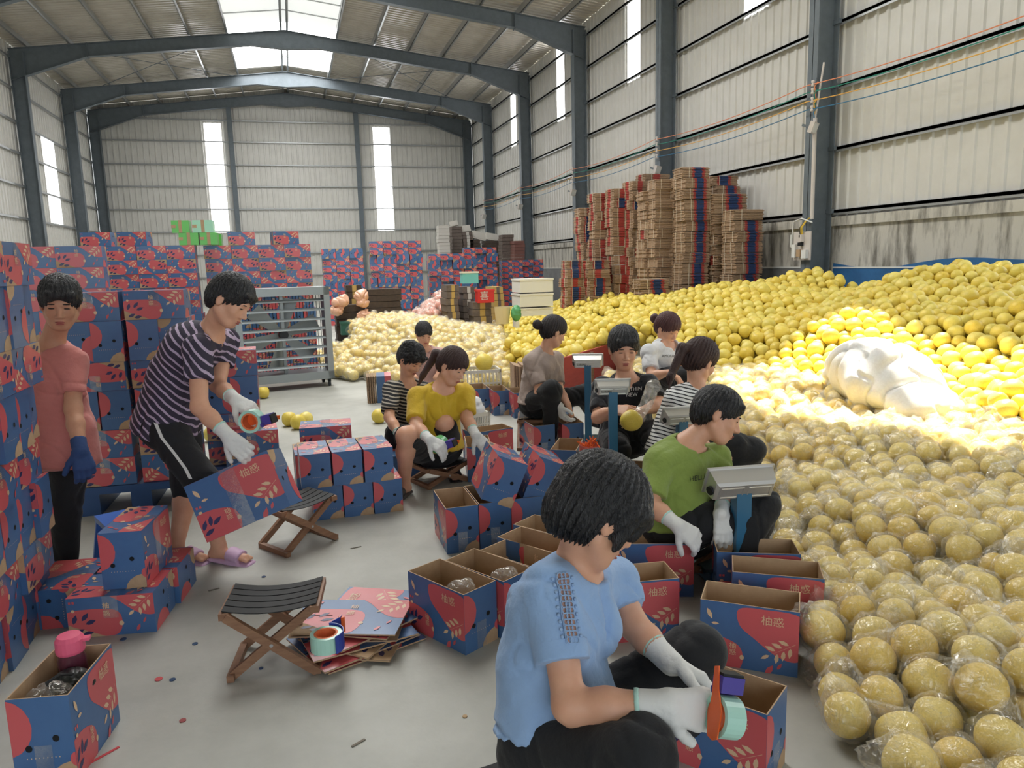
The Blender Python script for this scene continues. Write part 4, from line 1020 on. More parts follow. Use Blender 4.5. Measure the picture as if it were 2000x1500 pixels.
    # gloves
    for S_ in gloves:
        el, wr_ = g['el'+S_], g['wr'+S_]; d0 = nrm(wr_-el); hd = (hand or {}).get(S_, (d0, V3(0, 0, -1)))
        G_ = Field(min(vox, .005)); kw = dict(hd[2]) if len(hd) > 2 else {}; hand_ops(G_, wr_, hd[0], hd[1], grow=.0030, **kw); G_.cone(wr_-d0*.055, wr_+d0*.01, .034, .031, .012, flat_a=True)
        gm = hd[3] if len(hd) > 3 else m_glove
        go = field_obj('glove', G_, gm, body, base, fold=(.004, 70, 9))
        if gm is m_glove:
            Cf = Field(.005); Cf.cone(wr_-d0*.062, wr_-d0*.05, .0365, .0365, .004, True, True); field_obj('cuff', Cf, m_cuff, go, base)
    # shoes
    if foot:
        for S_ in 'RL':
            if 'to'+S_ in g:
                an, to = g['an'+S_], g['to'+S_]; fd = nrm((to-an)*[1, 1, 0.6]); heel = an+(an-to)*.22; sv = nrm(np.cross(fd, [0, 0, 1])); un = np.cross(sv, fd)
                lo_ = an[2]-.072 if False else None
                Q = Field(.006); zs_ = un*-.036; Q.ec(heel+zs_+V3(0, 0, an[2]-heel[2]-.028), to+zs_+fd*.035+un*.008, .040, .016, .046, .016, sv, .01)
                mid_ = an*.38+to*.62; Q.ec(mid_-fd*.035+un*-.004, mid_+fd*.04-un*.008, .047, .034, .049, .030, sv, .01, flat_a=True, flat_b=True)
                if foot == 'shoe': Q.cone(heel+un*.0, to+fd*.03, .04, .035, .02)
                field_obj('shoe', Q, mat('shoe_%d_%d_%d' % shoe_c, shoe_c, .6), body, base)
    PEOPLE[key] = dict(body=body, shirt=so, base=base, front=front, side=side, up=upb, chs=chs, g=g, ax=ax, hc=hc)
    return body
def cv(r, u, a): return rt*r+up*u+fw*a       # direction in camera terms: right, up, away
def P_(x, y, D): return gd(x, y, D)
def A_(x, y, z=.08): return gz(x, y, z)     # ankle of a foot standing on the floor
def stick_text(parent, s, size, c, side, upv, nrm_dir, m, base, name='lettering', rot=0.0):
    """lettering laid on the cloth: projected along nrm_dir onto the shirt mesh"""
    from mathutils.bvhtree import BVHTree
    v, f = text_mesh(s, size); so = parent; me = so.data
    bv = BVHTree.FromPolygons([tuple(q.co) for q in me.vertices], [tuple(q.vertices) for q in me.polygons])
    cr, sr = math.cos(rot), math.sin(rot); pts = []; n = nrm(nrm_dir)
    for a in v:
        x, y = a[0]*cr-a[1]*sr, a[0]*sr+a[1]*cr; p = c+side*x+upv*y-base; hit = bv.ray_cast(Vector(p+n*.3), Vector(-n))
        pts.append(tuple(np.array(hit[0])+n*.003) if hit[0] is not None else tuple(p))
    mb = MB(); mb.add(pts, f); mb.build(name, m, so)

# ---- blue-blouse packer in front
m_sky_blouse = cloth('blouse_blue', (152, 184, 224), (142, 173, 214))
hA = P_(1170, 1000, 1.88)
person('A', 'packer in sky-blue blouse and white gloves bent over the nearest open carton', dict(
    pv=P_(1085, 1425, 1.90), nk=P_(1128, 1092, 1.92), shR=P_(1078, 1150, 1.81), shL=P_(1200, 1135, 2.10), elR=P_(1112, 1378, 1.69), wrR=P_(1295, 1376, 1.65), elL=P_(1238, 1222, 2.02), wrL=P_(1305, 1290, 1.92),
    knR=P_(1248, 1470, 1.60), anR=A_(1120, 1700), toR=A_(1230, 1745, .03), knL=P_(1362, 1272, 2.06), anL=A_(1350, 1420), toL=A_(1425, 1432, .03), cv=cv(-.03, 0.0, 0)),
    (hA, cv(.80, -.52, .34), cv(.45, .85, .1)), (m_sky_blouse, 'blouse'), m_black, ('bowl', None), vox=.0048, sleeve=.62, leg=.95, neck=(.062, .17), gloves='RL', hs=1.10,
    hand=dict(R=(cv(.93, -.18, .1), cv(.1, -.25, .95), dict(thumb=-1, curl=(.55, .6, .4))), L=(cv(.85, -.45, -.1), cv(-.3, -.8, -.3), dict(thumb=-1, curl=(.4, .4, .3)))), bulk=1.0, hem=-.10, fold=(.026, 16))
# ---- green-shirt packer
m_olive = cloth('tee_green', (140, 160, 76), (126, 146, 66))
hB = P_(1402, 812, 3.51)
person('B', 'packer in olive-green tee leaning over behind the front weighing scale', dict(
    pv=P_(1325, 1015, 3.53), nk=P_(1342, 862, 3.53), shR=P_(1288, 905, 3.42), shL=P_(1398, 893, 3.58), elR=P_(1270, 985, 3.32), wrR=P_(1322, 1025, 3.23), elL=P_(1420, 950, 3.53), wrL=P_(1408, 1000, 3.35),
    knR=P_(1468, 1015, 3.39), anR=A_(1440, 1120), toR=A_(1486, 1138, .03), knL=P_(1488, 985, 3.42), anL=A_(1475, 1062), toL=A_(1515, 1075, .03), cv=cv(-.03, 0, 0)),
    (hB, cv(.86, -.38, -.2), cv(.35, .9, .1)), (m_olive, 'tee'), m_black, ('man', None), vox=.0065, sleeve=.80, neck=(.060, .06), gloves='RL', female=False, hs=1.06, bulk=1.06,
    hand=dict(R=(cv(.8, -.6, -.1), cv(.2, -.6, .7), dict(thumb=-1)), L=(cv(.1, -1, -.1), cv(-.2, .1, 1), dict(thumb=1, curl=(.25, .3, .2)))), fold=(.028, 15))
# ---- striped packer with ponytail
m_str = stripe_mat('tee_striped', (36, 38, 44), (228, 228, 226), .021, .34, nrm(cv(.25, .97, 0)))
hC = P_(1368, 705, 4.46)
person('C', 'packer in black-and-white striped top with long ponytail, behind green tee', dict(
    pv=P_(1318, 880, 4.40), nk=P_(1362, 757, 4.43), shR=P_(1322, 782, 4.28), shL=P_(1392, 775, 4.44), elR=P_(1345, 845, 4.17), wrR=P_(1390, 880, 4.17), elL=P_(1425, 830, 4.52), wrL=P_(1440, 870, 4.40),
    knR=P_(1437, 872, 4.31), anR=A_(1425, 965), toR=A_(1465, 975, .03), knL=P_(1468, 878, 4.34), anL=A_(1462, 945), toL=A_(1495, 952, .03), cv=cv(-.03, 0, 0)),
    (hC, cv(.75, -.35, .55), cv(.3, .95, 0)), (m_str, 'top'), m_black, ('tail', m_hairb), vox=.0075, sleeve=.85, neck=(.055, .05), hs=1.05, hand=dict(R=(cv(.8, -.5, 0), cv(0, -.5, 1)), L=(cv(.5, -.8, 0), cv(-.5, 0, .8))))
# ---- black-tee packer facing the camera
m_tee_b = cloth('tee_black', (34, 36, 42), (29, 31, 36))
hD = P_(1218, 680, 4.83)
person('D', 'packer in black lettered tee facing the camera, bagging a pomelo', dict(
    pv=P_(1225, 850, 5.00), nk=P_(1222, 733, 4.89), shR=P_(1176, 757, 4.85), shL=P_(1268, 752, 4.89), elR=P_(1168, 815, 4.71), wrR=P_(1200, 800, 4.51), elL=P_(1290, 790, 4.69), wrL=P_(1255, 802, 4.54),
    knR=P_(1205, 880, 4.62), anR=A_(1165, 925), toR=A_(1160, 945, .03), knL=P_(1298, 842, 4.62), anL=A_(1290, 922), toL=A_(1302, 942, .03), cv=cv(0, 0, .04)),
    (hD, cv(.04, -.38, -.92), cv(0, .93, -.35)), (m_tee_b, 'tee'), m_black, ('short', None), vox=.0075, sleeve=.80, neck=(.058, .09), hs=1.12, bulk=1.06,
    hand=dict(R=(cv(.75, -.1, -.6), cv(.3, -.6, .6), dict(thumb=1)), L=(cv(-.6, -.6, -.4), cv(-.3, -.3, .9), dict(thumb=-1))))
# ---- white-tee packer on the heap
m_tee_w = cloth('tee_white', (226, 226, 226), (214, 214, 216))
hE = P_(1304, 642, 5.98)
person('E', 'packer in white tee with reddish bun crouching at the bare heap', dict(
    pv=P_(1300, 728, 6.04), nk=P_(1298, 672, 5.98), shR=P_(1268, 688, 5.86), shL=P_(1332, 685, 6.09), elR=P_(1272, 735, 5.73), wrR=P_(1305, 728, 5.58), elL=P_(1338, 720, 5.92), wrL=P_(1345, 745, 5.69),
    knR=P_(1335, 735, 5.69), anR=P_(1330, 775, 5.81), knL=P_(1360, 718, 6.09), anL=P_(1362, 770, 6.09)),
    (hE, cv(.5, -.55, -.65), cv(.1, .9, -.2)), (m_tee_w, 'tee'), m_black, ('bun', mat('hair_red', (84, 48, 48), .45, bump=(60, .6, .01), stretch=(6, 6, .7))), vox=.008, sleeve=.7, neck=(.052, .05), foot='', hand=dict(R=(cv(.7, -.4, -.3), cv(.2, -.8, 0)), L=(cv(.2, -.9, -.3), cv(-.8, 0, 0))))
# ---- taupe-tee packer seen from behind
m_taupe = cloth('tee_taupe', (170, 152, 142), (160, 142, 132))
hF = P_(1082, 648, 6.02)
person('F', 'packer in taupe tee with dark bun sitting side-on before the red board', dict(
    pv=P_(1050, 782, 6.08), nk=P_(1066, 682, 6.05), shR=P_(1038, 708, 5.95), shL=P_(1086, 700, 6.2), elR=P_(1056, 764, 5.84), wrR=P_(1092, 792, 5.80), elL=P_(1092, 762, 6.08), wrL=P_(1110, 792, 5.94),
    knR=P_(1078, 762, 5.76), anR=A_(1074, 862), toR=A_(1100, 874, .03), knL=P_(1140, 770, 6.12), anL=P_(1160, 815, 6.25), toL=P_(1176, 826, 6.15), cv=cv(-.02, 0, 0)),
    (hF, cv(.80, -.30, .42), cv(.25, .95, 0)), (m_taupe, 'tee'), m_black, ('bun', mat('hair_dark', (40, 30, 30), .45, bump=(60, .6, .01), stretch=(6, 6, .7))), vox=.008, sleeve=.8, neck=(.05, .03), gloves='R', hand=dict(R=(cv(.3, -.9, -.1), cv(.8, 0, .3)), L=(cv(.3, -.9, -.1), cv(-.8, 0, .3))))
# ---- yellow-tee packer
m_tee_y = cloth('tee_yellow', (214, 178, 42), (200, 164, 34))
hG = P_(884, 716, 5.0)
person('G', 'packer in mustard-yellow tee and black shorts taping cartons on a low stool', dict(
    pv=P_(852, 868, 5.15), nk=P_(862, 755, 5.05), shR=P_(816, 776, 4.95), shL=P_(908, 768, 5.15), elR=P_(812, 832, 4.80), wrR=P_(838, 858, 4.66), elL=P_(912, 818, 5.02), wrL=P_(928, 848, 4.90),
    knR=P_(793, 852, 4.74), anR=A_(790, 945), toR=A_(786, 962, .03), knL=P_(868, 828, 5.0), anL=A_(882, 908), toL=A_(886, 926, .03), cv=cv(-.02, 0, .02)),
    (hG, cv(.72, -.48, -.46), cv(.25, .92, -.1)), (m_tee_y, 'tee'), m_black, ('tail', m_hairb), vox=.0068, sleeve=.80, leg=0.0, neck=(.062, .08), gloves='RL', bulk=1.08,
    hand=dict(R=(cv(.8, -.5, -.2), cv(.1, -.7, .6), dict(thumb=-1)), L=(cv(.6, -.7, -.1), cv(-.3, -.3, .6), dict(thumb=-1, curl=(.15, .2, .2)))), shoe_c=(70, 62, 56))
# ---- striped packer behind yellow
m_str2 = stripe_mat('tee_striped_dark', (30, 32, 36), (178, 170, 156), .026, .62, nrm(cv(.2, .97, 0)))
hH = P_(803, 702, 5.7)
person('H', 'packer in dark striped tee with tousled hair bending behind yellow tee', dict(
    pv=P_(800, 845, 5.95), nk=P_(795, 745, 5.75), shR=P_(765, 760, 5.62), shL=P_(825, 760, 5.9), elR=P_(760, 815, 5.45), wrR=P_(782, 852, 5.3), elL=P_(835, 810, 5.8), wrL=P_(830, 840, 5.6),
    knR=P_(772, 848, 5.5), anR=A_(785, 896), knL=P_(830, 850, 5.7), anL=A_(835, 890), toR=A_(790, 908, .03)),
    (hH, cv(.62, -.62, -.45), cv(.2, .9, -.2)), (m_str2, 'tee'), m_black, ('messy', None), vox=.0075, sleeve=.8, female=False, neck=(.055, .04), gloves='R', hand=dict(R=(cv(.3, -.9, -.1), cv(.6, 0, .6))))
# ---- half-hidden packer at the far bagged heap
hI = P_(828, 652, 8.0)
person('I', 'half-hidden packer with black hair at the whitish bagged heap', dict(
    pv=P_(832, 745, 8.2), nk=P_(828, 678, 8.1), shR=P_(802, 690, 8.0), shL=P_(858, 690, 8.2), elR=P_(795, 722, 7.9), wrR=P_(812, 738, 7.7), elL=P_(865, 722, 8.1), wrL=P_(850, 738, 7.9)),
    (hI, cv(.35, -.55, -.75), cv(0, .9, -.3)), (cloth('tee_rose', (206, 168, 160)), 'tee'), m_black, ('short', None), vox=.009, sleeve=.7, foot='')
# ---- bending packer with the carton on a folding stool
m_str3 = stripe_mat('tee_purple_stripe', (56, 50, 66), (186, 168, 192), .034, .70, nrm(cv(.72, .69, 0)))
hJ = P_(450, 588, 3.66)
m_trk = mat('tracksuit', (28, 29, 32), .8, bump=(30, .3, .01))
person('J', 'packer in purple striped tee stooping to lift a carton, pink clogs', dict(
    pv=P_(335, 812, 3.92), nk=P_(416, 640, 3.75), shR=P_(386, 682, 3.62), shL=P_(440, 665, 3.92), elR=P_(390, 795, 3.52), wrR=P_(444, 850, 3.48), elL=P_(425, 752, 3.82), wrL=P_(458, 780, 3.66),
    knR=P_(398, 945, 3.76), anR=A_(428, 1068), toR=A_(478, 1090, .03), knL=P_(368, 940, 3.98), anL=A_(345, 1066), toL=A_(388, 1088, .03), cv=cv(-.05, .04, 0)),
    (hJ, cv(.80, -.52, -.10), cv(.5, .85, 0)), (m_str3, 'tee'), m_trk, ('short', None), vox=.0065, sleeve=.55, leg=.30, neck=(.06, .10), gloves='RL', hs=1.03, bulk=1.06, shoe_c=(206, 170, 200),
    hand=dict(R=(cv(.7, -.7, 0), cv(.3, -.5, .7), dict(thumb=-1)), L=(cv(.85, -.5, -.1), cv(-.2, -.6, .5), dict(thumb=-1))), hem=.01, fold=(.028, 15))
# ---- pink-shirt packer standing behind the near stack
m_pink = cloth('tee_pink', (214, 136, 128), (202, 124, 116))
m_blueglove = mat('glove_blue', (48, 72, 118), .85)
hK = P_(118, 592, 3.53)
person('K', 'standing packer in salmon-pink top and black trousers beside the near stack', dict(
    pv=P_(112, 855, 3.64), nk=P_(100, 668, 3.62), shR=P_(52, 700, 3.66), shL=P_(142, 705, 3.60), elR=P_(48, 800, 3.75), wrR=P_(60, 880, 3.69), elL=P_(143, 798, 3.51), wrL=P_(156, 878, 3.42),
    knR=P_(95, 990, 3.77), anR=A_(98, 1098), toR=A_(114, 1125, .03), knL=P_(126, 990, 3.66), anL=A_(128, 1100), toL=A_(148, 1128, .03), cv=cv(-.01, 0, 0)),
    (hK, cv(.42, -.40, -.80), cv(.12, .93, -.3)), (m_pink, 'top'), m_black, ('short', None), vox=.0065, skin=m_skin2, sleeve=.70, leg=.98, neck=(.06, .12), gloves='L', hs=1.02, hem=.07,
    hand=dict(L=(cv(.25, -.95, 0), cv(-.5, 0, .6), dict(thumb=-1), m_blueglove)))
# lettering on the tees
q = PEOPLE['D']; m_wt = mat('letter_white', (232, 232, 230), .7); m_bt = mat('letter_black', (36, 38, 32), .7)
for s, dx, dy, sz in (('BUY', .055, .012, .034), ('ETHIN', .075, -.026, .034), ('NEW', .058, -.064, .034)):
    stick_text(q['shirt'], s, sz, P_(1222, 752, 4.7)+rt*dx+up*dy, rt, up, -fw, m_wt, q['base'], rot=.08)
q = PEOPLE['B']; stick_text(q['shirt'], 'HELLA', .034, P_(1366, 934, 3.4), rt, up, -fw, m_bt, q['base'], rot=.10)
q = PEOPLE['E']; stick_text(q['shirt'], 'AMOUR', .03, P_(1308, 695, 5.8), rt, up, -fw, m_bt, q['base'])
# blouse details: lace panel of loops down the sleeve, cuff band, beads at the neck
q = PEOPLE['A']

# ------------------------------------------------------------------ blouse details on the front packer
q = PEOPLE['A']; g_ = q['g']; shd = nrm(g_['elR']-g_['shR']); out = nrm(cv(.25, .1, -1)); out = nrm(out-shd*(out@shd)); acr = np.cross(shd, out)
from mathutils.bvhtree import BVHTree
_me = q['shirt'].data; _bv = BVHTree.FromPolygons([tuple(v.co) for v in _me.vertices], [tuple(f.vertices) for f in _me.polygons])
def on_cloth(p, n, off=.002):
    h = _bv.ray_cast(Vector(p-q['base']+n*.2), Vector(-n)); return np.array(h[0])+n*off if h[0] is not None else p-q['base']
m_lace = mat('lace_thread', (150, 178, 214), .8); m_mesh = mat('lace_ground', (176, 138, 124), .8)
La = np.linalg.norm(g_['elR']-g_['shR'])*.60; lo_ = g_['shR']-shd*.02+acr*-.012
mb = MB(); rows = 12
G0 = [[on_cloth(lo_+shd*(La*i/rows)+acr*(.015*j), out, .004) for j in (-1, 1)] for i in range(rows+1)]
for i in range(rows): mb.poly([G0[i][0], G0[i][1], G0[i+1][1], G0[i+1][0]])
lace = mb.build('lace_panel', m_mesh, q['shirt'])
mb = MB()
for i in range(rows):
    for j in (-1, 0, 1):
        c = lo_+shd*(La*(i+.5)/rows)+acr*(.0095*j); ring = [on_cloth(c+shd*(.0075*math.cos(t))+acr*(.0062*math.sin(t)), out, .0065) for t in np.linspace(0, 2*math.pi, 9)]; mb.tube(ring, .0014, 5, caps=False)
for j in (-1, 1): mb.tube([on_cloth(lo_+shd*(La*i/rows)+acr*(.0165*j), out, .004) for i in range(rows+1)], .0018, 5)
mb.build('lace_loops', m_lace, q['shirt'])
mb = MB()
for i in range(9):
    for j in (-1, 1):
        v = ICO[1][0]*.0045+on_cloth(lo_+shd*(La*(i+.6)/9.5)+acr*(.024*j), out, .003); mb.add(v, [tuple(f) for f in ICO[1][1]])
mb.build('pompom_trim', m_lace, q['shirt'], smooth=True)
e_ = g_['shR']+(g_['elR']-g_['shR'])*.62; Cf = Field(.005); Cf.cone(e_-shd*.040, e_+shd*.006, .0655, .0655, .004, True, True); field_obj('sleeve_band', Cf, m_sky_blouse, q['shirt'], q['base'])
# white side stripe on the bent packer's trousers
q2 = PEOPLE['J']; tro = [c for c in q2['body'].children if c.name.startswith('trousers')][0]
_bv2 = BVHTree.FromPolygons([tuple(v.co) for v in tro.data.vertices], [tuple(f.vertices) for f in tro.data.polygons])
path = [P_(x, y, 3.8) for x, y in ((297, 795), (302, 822), (316, 855), (340, 885), (362, 915), (372, 935))]
L_, R_ = [], []
for i, p in enumerate(path):
    for k, arr in ((-.009, L_), (.009, R_)):
        pp = p+rt*k-q2['base']; d_ = nrm(p-CAM); h = _bv2.ray_cast(Vector(pp-d_*1.0), Vector(d_)); arr.append(np.array(h[0])-d_*.003 if h[0] is not None else None)
mb = MB()
for i in range(len(path)-1):
    if all(a is not None for a in (L_[i], R_[i], L_[i+1], R_[i+1])): mb.poly([L_[i], R_[i], R_[i+1], L_[i+1]])
if mb.f: mb.build('side_stripe', m_glove, tro)
# hair clip on the striped packer
q3 = PEOPLE['C']; r_, f_, u_ = q3['ax']; mb = MB(); c = q3['hc']+u_*.125+f_*.02-q3['base']; mb.tube([c-r_*.04, c+u_*.004, c+r_*.04], .009, 6); mb.build('hair_clip', m_glove, q3['body'])

# ------------------------------------------------------------------ folding stools
m_wood = mat('stool_wood', (150, 112, 84), .6, var=(8, .3, .7), c2=(120, 84, 60), stretch=(1, 1, 6)); m_web = mat('stool_webbing', (26, 27, 28), .7)
def stool(label, loc, rz, h=.28, w_=.34, d_=.26, fold=0.0):
    o = empty('folding_stool', loc, rz, label, 'stool', 'wooden folding stools')
    hw, hd = w_/2, d_/2
    for y in (-hd+.015, hd-.015):
        for s in (-1, 1):
            yy = y+s*.012
            MB().bar((-s*hw*.92, yy, .012), (s*hw*.92, yy, h-.012), .020, .032).build('leg', m_wood, o)
    for s in (-1, 1):
        MB().bar((s*hw*.95, -hd, h-.012), (s*hw*.95, hd, h-.012), .034, .026).build('seat_rail', m_wood, o); MB().bar((s*hw*.92, -hd, .014), (s*hw*.92, hd, .014), .026, .026).build('foot_rail', m_wood, o)
    for k in range(5):
        y = -hd+.03+k*(d_-.06)/4; n = 9; mb = MB(); t = []
        for i in range(n):
            x = -hw*.99+i*(2*hw*.99)/(n-1); z = h+.006-.022*(1-(2*i/(n-1)-1)**2); t.append((x, z))
        for (x0, z0), (x1, z1) in zip(t[:-1], t[1:]): mb.add([(x0, y-.021, z0), (x1, y-.021, z1), (x1, y+.021, z1), (x0, y+.021, z0), (x0, y-.021, z0+.004), (x1, y-.021, z1+.004), (x1, y+.021, z1+.004), (x0, y+.021, z0+.004)], [(3, 2, 1, 0), (4, 5, 6, 7), (0, 1, 5, 4), (2, 3, 7, 6)])
        mb.build('strap', m_web, o)
    for s in (-1, 1):
        b_ = MB().tube([(0, s*(hd+.008)-s*.02, h/2), (0, s*(hd+.008), h/2)], .007, 8); b_.build('pivot_bolt', m_galv, o)
    return o
stool('empty wooden folding stool with black webbing beside the flat cartons', (-0.145, 2.83, 0), R(-8), .27)
stool('tilted wooden folding stool under the carton being lifted', (-0.06, 4.10, 0), R(35), .25)
pg = PEOPLE['G']['g']['pv']; stool('folding stool under the yellow-shirted packer', (pg[0]+.02, pg[1]+.02, 0), R(20), max(.14, pg[2]-.13))
pf = PEOPLE['F']['g']['pv']; stool('folding stool under the taupe-shirted packer', (pf[0]-.03, pf[1]+.02, 0), R(70), max(.2, pf[2]-.13))
pa = PEOPLE['A']['g']['pv']; stool('folding stool under the packer in the blue blouse', (pa[0]-.02, pa[1]+.02, 0), R(20), max(.15, pa[2]-.13))
pb = PEOPLE['B']['g']['pv']; stool('folding stool under the green-shirted packer', (pb[0], pb[1], 0), R(20), max(.13, pb[2]-.14))

# ------------------------------------------------------------------ tape guns and dispenser
m_orange = mat('plastic_orange', (238, 104, 42), .4); m_violet = mat('plastic_violet', (74, 62, 150), .4); m_mintp = mat('tape_mint', (176, 222, 206), .35, coat=.4); m_core = mat('tape_core', (228, 120, 70), .6)
def ring(mb, r0, r1, w_, m=0, n=24):
    for a, b in (((r0, -w_/2), (r1, -w_/2)), ((r1, -w_/2), (r1, w_/2)), ((r1, w_/2), (r0, w_/2)), ((r0, w_/2), (r0, -w_/2))):
        mb.lathe([a, b], n, m)
def tape_gun(label, Mx, roll_c=None, body=None):
    """roll axis = local z; frame plate in the xy plane, head towards +y"""
    o = empty('tape_gun', label=label, cat='tape gun', group='tape guns'); o.matrix_world = Mx
    mb = MB(); ring(mb, .042, .055, .058); mb.build('tape_roll', roll_c or m_mintp, o, smooth=False)
    mb = MB(); ring(mb, .034, .0415, .056); mb.build('core', m_core, o)
    mb = MB(); mb.add([(x, y, z) for z in (-.036, -.032) for x, y in ((-.03, -.05), (-.01, -.060), (.015, -.056), (.024, -.02), (.022, .05), (.03, .12), (.012, .126), (-.002, .07), (-.03, .02))], [tuple(range(8, -1, -1)), tuple(range(9, 18))]+[(i, (i+1) % 9, 9+(i+1) % 9, 9+i) for i in range(9)]); mb.box((-.008, .035, -.033), (.012, .052, .02)); mb.build('side_plate', m_orange, o)
    mb = MB(); mb.box((-.012, .062, -.032), (.034, .105, .036)); mb.tube([(.03, .06, -.03), (.03, .06, .036)], .011, 10); mb.build('head', m_violet if body is None else body, o)
    mb = MB(); mb.box((-.008, .104, -.03), (.036, .112, .034)); mb.build('blade_guard', m_web, o)
    mb = MB(); mb.box((.034, .066, -.028), (.037, .11, .032)); mb.build('press_plate', m_orange, o)
    return o
def basis(c, ex, ey):
    ex = nrm(ex); ey = nrm(np.asarray(ey)-ex*np.dot(ey, ex)); ez = np.cross(ex, ey); return Matrix(((ex[0], ey[0], ez[0], c[0]), (ex[1], ey[1], ez[1], c[1]), (ex[2], ey[2], ez[2], c[2]), (0, 0, 0, 1)))
def basis2(c, ez, ey):
    ez = nrm(ez); ey = nrm(np.asarray(ey)-ez*np.dot(ey, ez)); return basis(c, np.cross(ey, ez), ey)
tape_gun('orange and violet tape gun in the blue-blouse packer\'s gloved hand', basis2(P_(1416, 1400, 1.62), cv(.93, -.22, .28), cv(.16, .95, .1)) @ Matrix.Scale(.82, 4))
tape_gun('orange tape gun in the bent packer\'s far hand', basis(P_(492, 822, 3.55), cv(.25, -.9, .1), cv(.95, .2, -.1)))
tape_gun('orange tape gun with green tape in the yellow-shirted packer\'s hand', basis(P_(858, 868, 4.72), cv(.3, -.9, .1), cv(.9, .1, -.3)), mat('tape_green', (88, 176, 112), .35, coat=.4))
o = empty('tape_dispenser', (0, 0, 0), 0, 'blue hand tape dispenser standing on the flat cartons', 'tape dispenser'); o.location = gz(648, 1262, .11); o.rotation_euler = (0, 0, R(25))
mb = MB(); ring(mb, .044, .058, .06); mb.xf(Matrix.Translation((-.02, 0, .03))); mb.build('tape_roll', m_mintp, o)
mb = MB(); ring(mb, .036, .0435, .06); mb.xf(Matrix.Translation((-.02, 0, .03))); mb.build('core', m_core, o)
m_bl = mat('plastic_blue', (44, 66, 160), .35); mb = MB()
arc = [(-.02+.062*math.cos(t), .062*math.sin(t)) for t in np.linspace(-1.5, .9, 12)]+[(.075, .062), (.085, .075)]
for (x0, y0), (x1, y1) in zip(arc[:-1], arc[1:]): mb.add([(x0, y0, 0), (x1, y1, 0), (x1, y1, .068), (x0, y0, .068), (x0*1.05+.001, y0*1.05, 0), (x1*1.05+.001, y1*1.05, 0), (x1*1.05+.001, y1*1.05, .068), (x0*1.05+.001, y0*1.05, .068)], [(0, 1, 2, 3), (7, 6, 5, 4), (3, 2, 6, 7), (0, 4, 5, 1)])
mb.build('body', m_bl, o); mb = MB(); mb.box((.074, .058, .004), (.09, .078, .064)); mb.build('cutter', m_orange, o)

# ------------------------------------------------------------------ flat cartons on the floor
def flat_mesh(name, w_, h_, design, seed):
    mb = MB(); t = .006; mb.box((-w_/2, -h_/2, 0), (w_/2, h_/2, t), 2); print_face(mb, (-w_/2, -h_/2, t+.0002), X, Y, w_, h_, design)
    mb.box((-w_/2, -.002, t+.0003), (-w_/2+.12, .002, t+.0016), 5); return mb.mesh(name, PM)
FL = [flat_mesh('flat_carton', .42, .34, D_ab, 1), flat_mesh('flat_carton', .42, .30, D_ac, 2)]
cx, cy = 0.15, 2.93
for i, (dx, dy, a) in enumerate(((0.02, -.04, 20), (.06, -.02, 65), (-.01, -.05, 24), (.05, .0, 50), (.0, -.03, 12), (.07, .05, 72), (.03, .02, 30), (-.02, .03, -14), (.055, .04, 62), (.0, -.01, -22))):
    o = obj('flat_carton', FL[i % 2], None, (cx+dx, cy+dy, .001+i*.0095), rot=(rng.uniform(-.012, .012), rng.uniform(-.012, .012), R(a)))
    tag(o, 'flattened printed carton, %s from the bottom of the pile beside the empty stool' % ORD[i], 'flat carton', 'flat cartons on the floor')

# ------------------------------------------------------------------ open and sealed cartons on the packing floor
for i, ((x, y), lab) in enumerate((((0.540, 2.823), 'open printed carton at the front end of the diagonal row by the flat cartons'), ((0.712, 2.885), 'open carton second in the diagonal row, crumpled bag inside'), ((0.882, 2.945), 'open carton third in the diagonal row beside the blue blouse'), ((1.00, 3.08), 'open carton fourth in the diagonal row, mostly behind blue blouse'), ((1.12, 3.22), 'open carton fifth and last in the diagonal row behind blue blouse'))):
    ocarton(lab, (x, y, 0), R(-60.6+i*1.5))
for i in range(4):
    ocarton('open carton standing end-on, %s from the empty floor in the row under the tilted cartons' % ORD[i], (.772+i*.181, 3.83+.01*i, 0), R(90))
for (px, py, Yc, an, lab) in ((962, 984, 3.72, 23, 'sealed carton tipped over on the end-on row, nearer yellow shirt'), (1040, 984, 3.74, 24, 'sealed carton tipped over on the end-on row, nearer blue blouse')):
    c = gy(px, py, Yc); carton(lab, (c[0]+.02, Yc+.12, c[2]+.015), 'S', R(-4), True, tilt=Matrix.Rotation(R(an), 4, 'Y'))
# sealed stack before the bent packer
for i in range(3): carton('sealed carton end-on, bottom row of the stack behind the tilted stool, %s along' % ORD[i], (.115+i*.180, 4.62, 0), 'S', R(2), True, scale=(1, 1, .83))
for i in range(3): carton('sealed carton end-on, upper row of the stack behind the tilted stool, %s along' % ORD[i], (.055+i*.183, 4.60, .209), 'S', R(2+i), True, scale=(1, 1, .83))
carton('sealed carton on the floor at the rear of the taped stack, beside a hidden one', (.02, 5.30, 0), 'S', R(3)); carton('sealed carton on the floor at the rear of the taped stack, outer one', (.24, 5.30, 0), 'S', R(0))
carton('sealed carton with glossy tape on top of two at the rear of the taped stack', (.16, 5.26, .252), 'L', R(-3))
carton('sealed carton under the orange tape gun beside the stray pomelos', (-.34, 5.30, .252), 'L', R(4)); carton('sealed carton supporting the one under the tape gun', (-.34, 5.32, 0), 'T', R(4))
carton('sealed carton held up by the bent packer above the tilted stool', tuple(gd(500, 1010, 3.62)-V3(0, 0, .02)), 'T', R(-12), True, scale=(1.25, 1.15, 1.15), tilt=Matrix.Rotation(R(-22), 4, 'Y') @ Matrix.Rotation(R(-12), 4, 'X'))
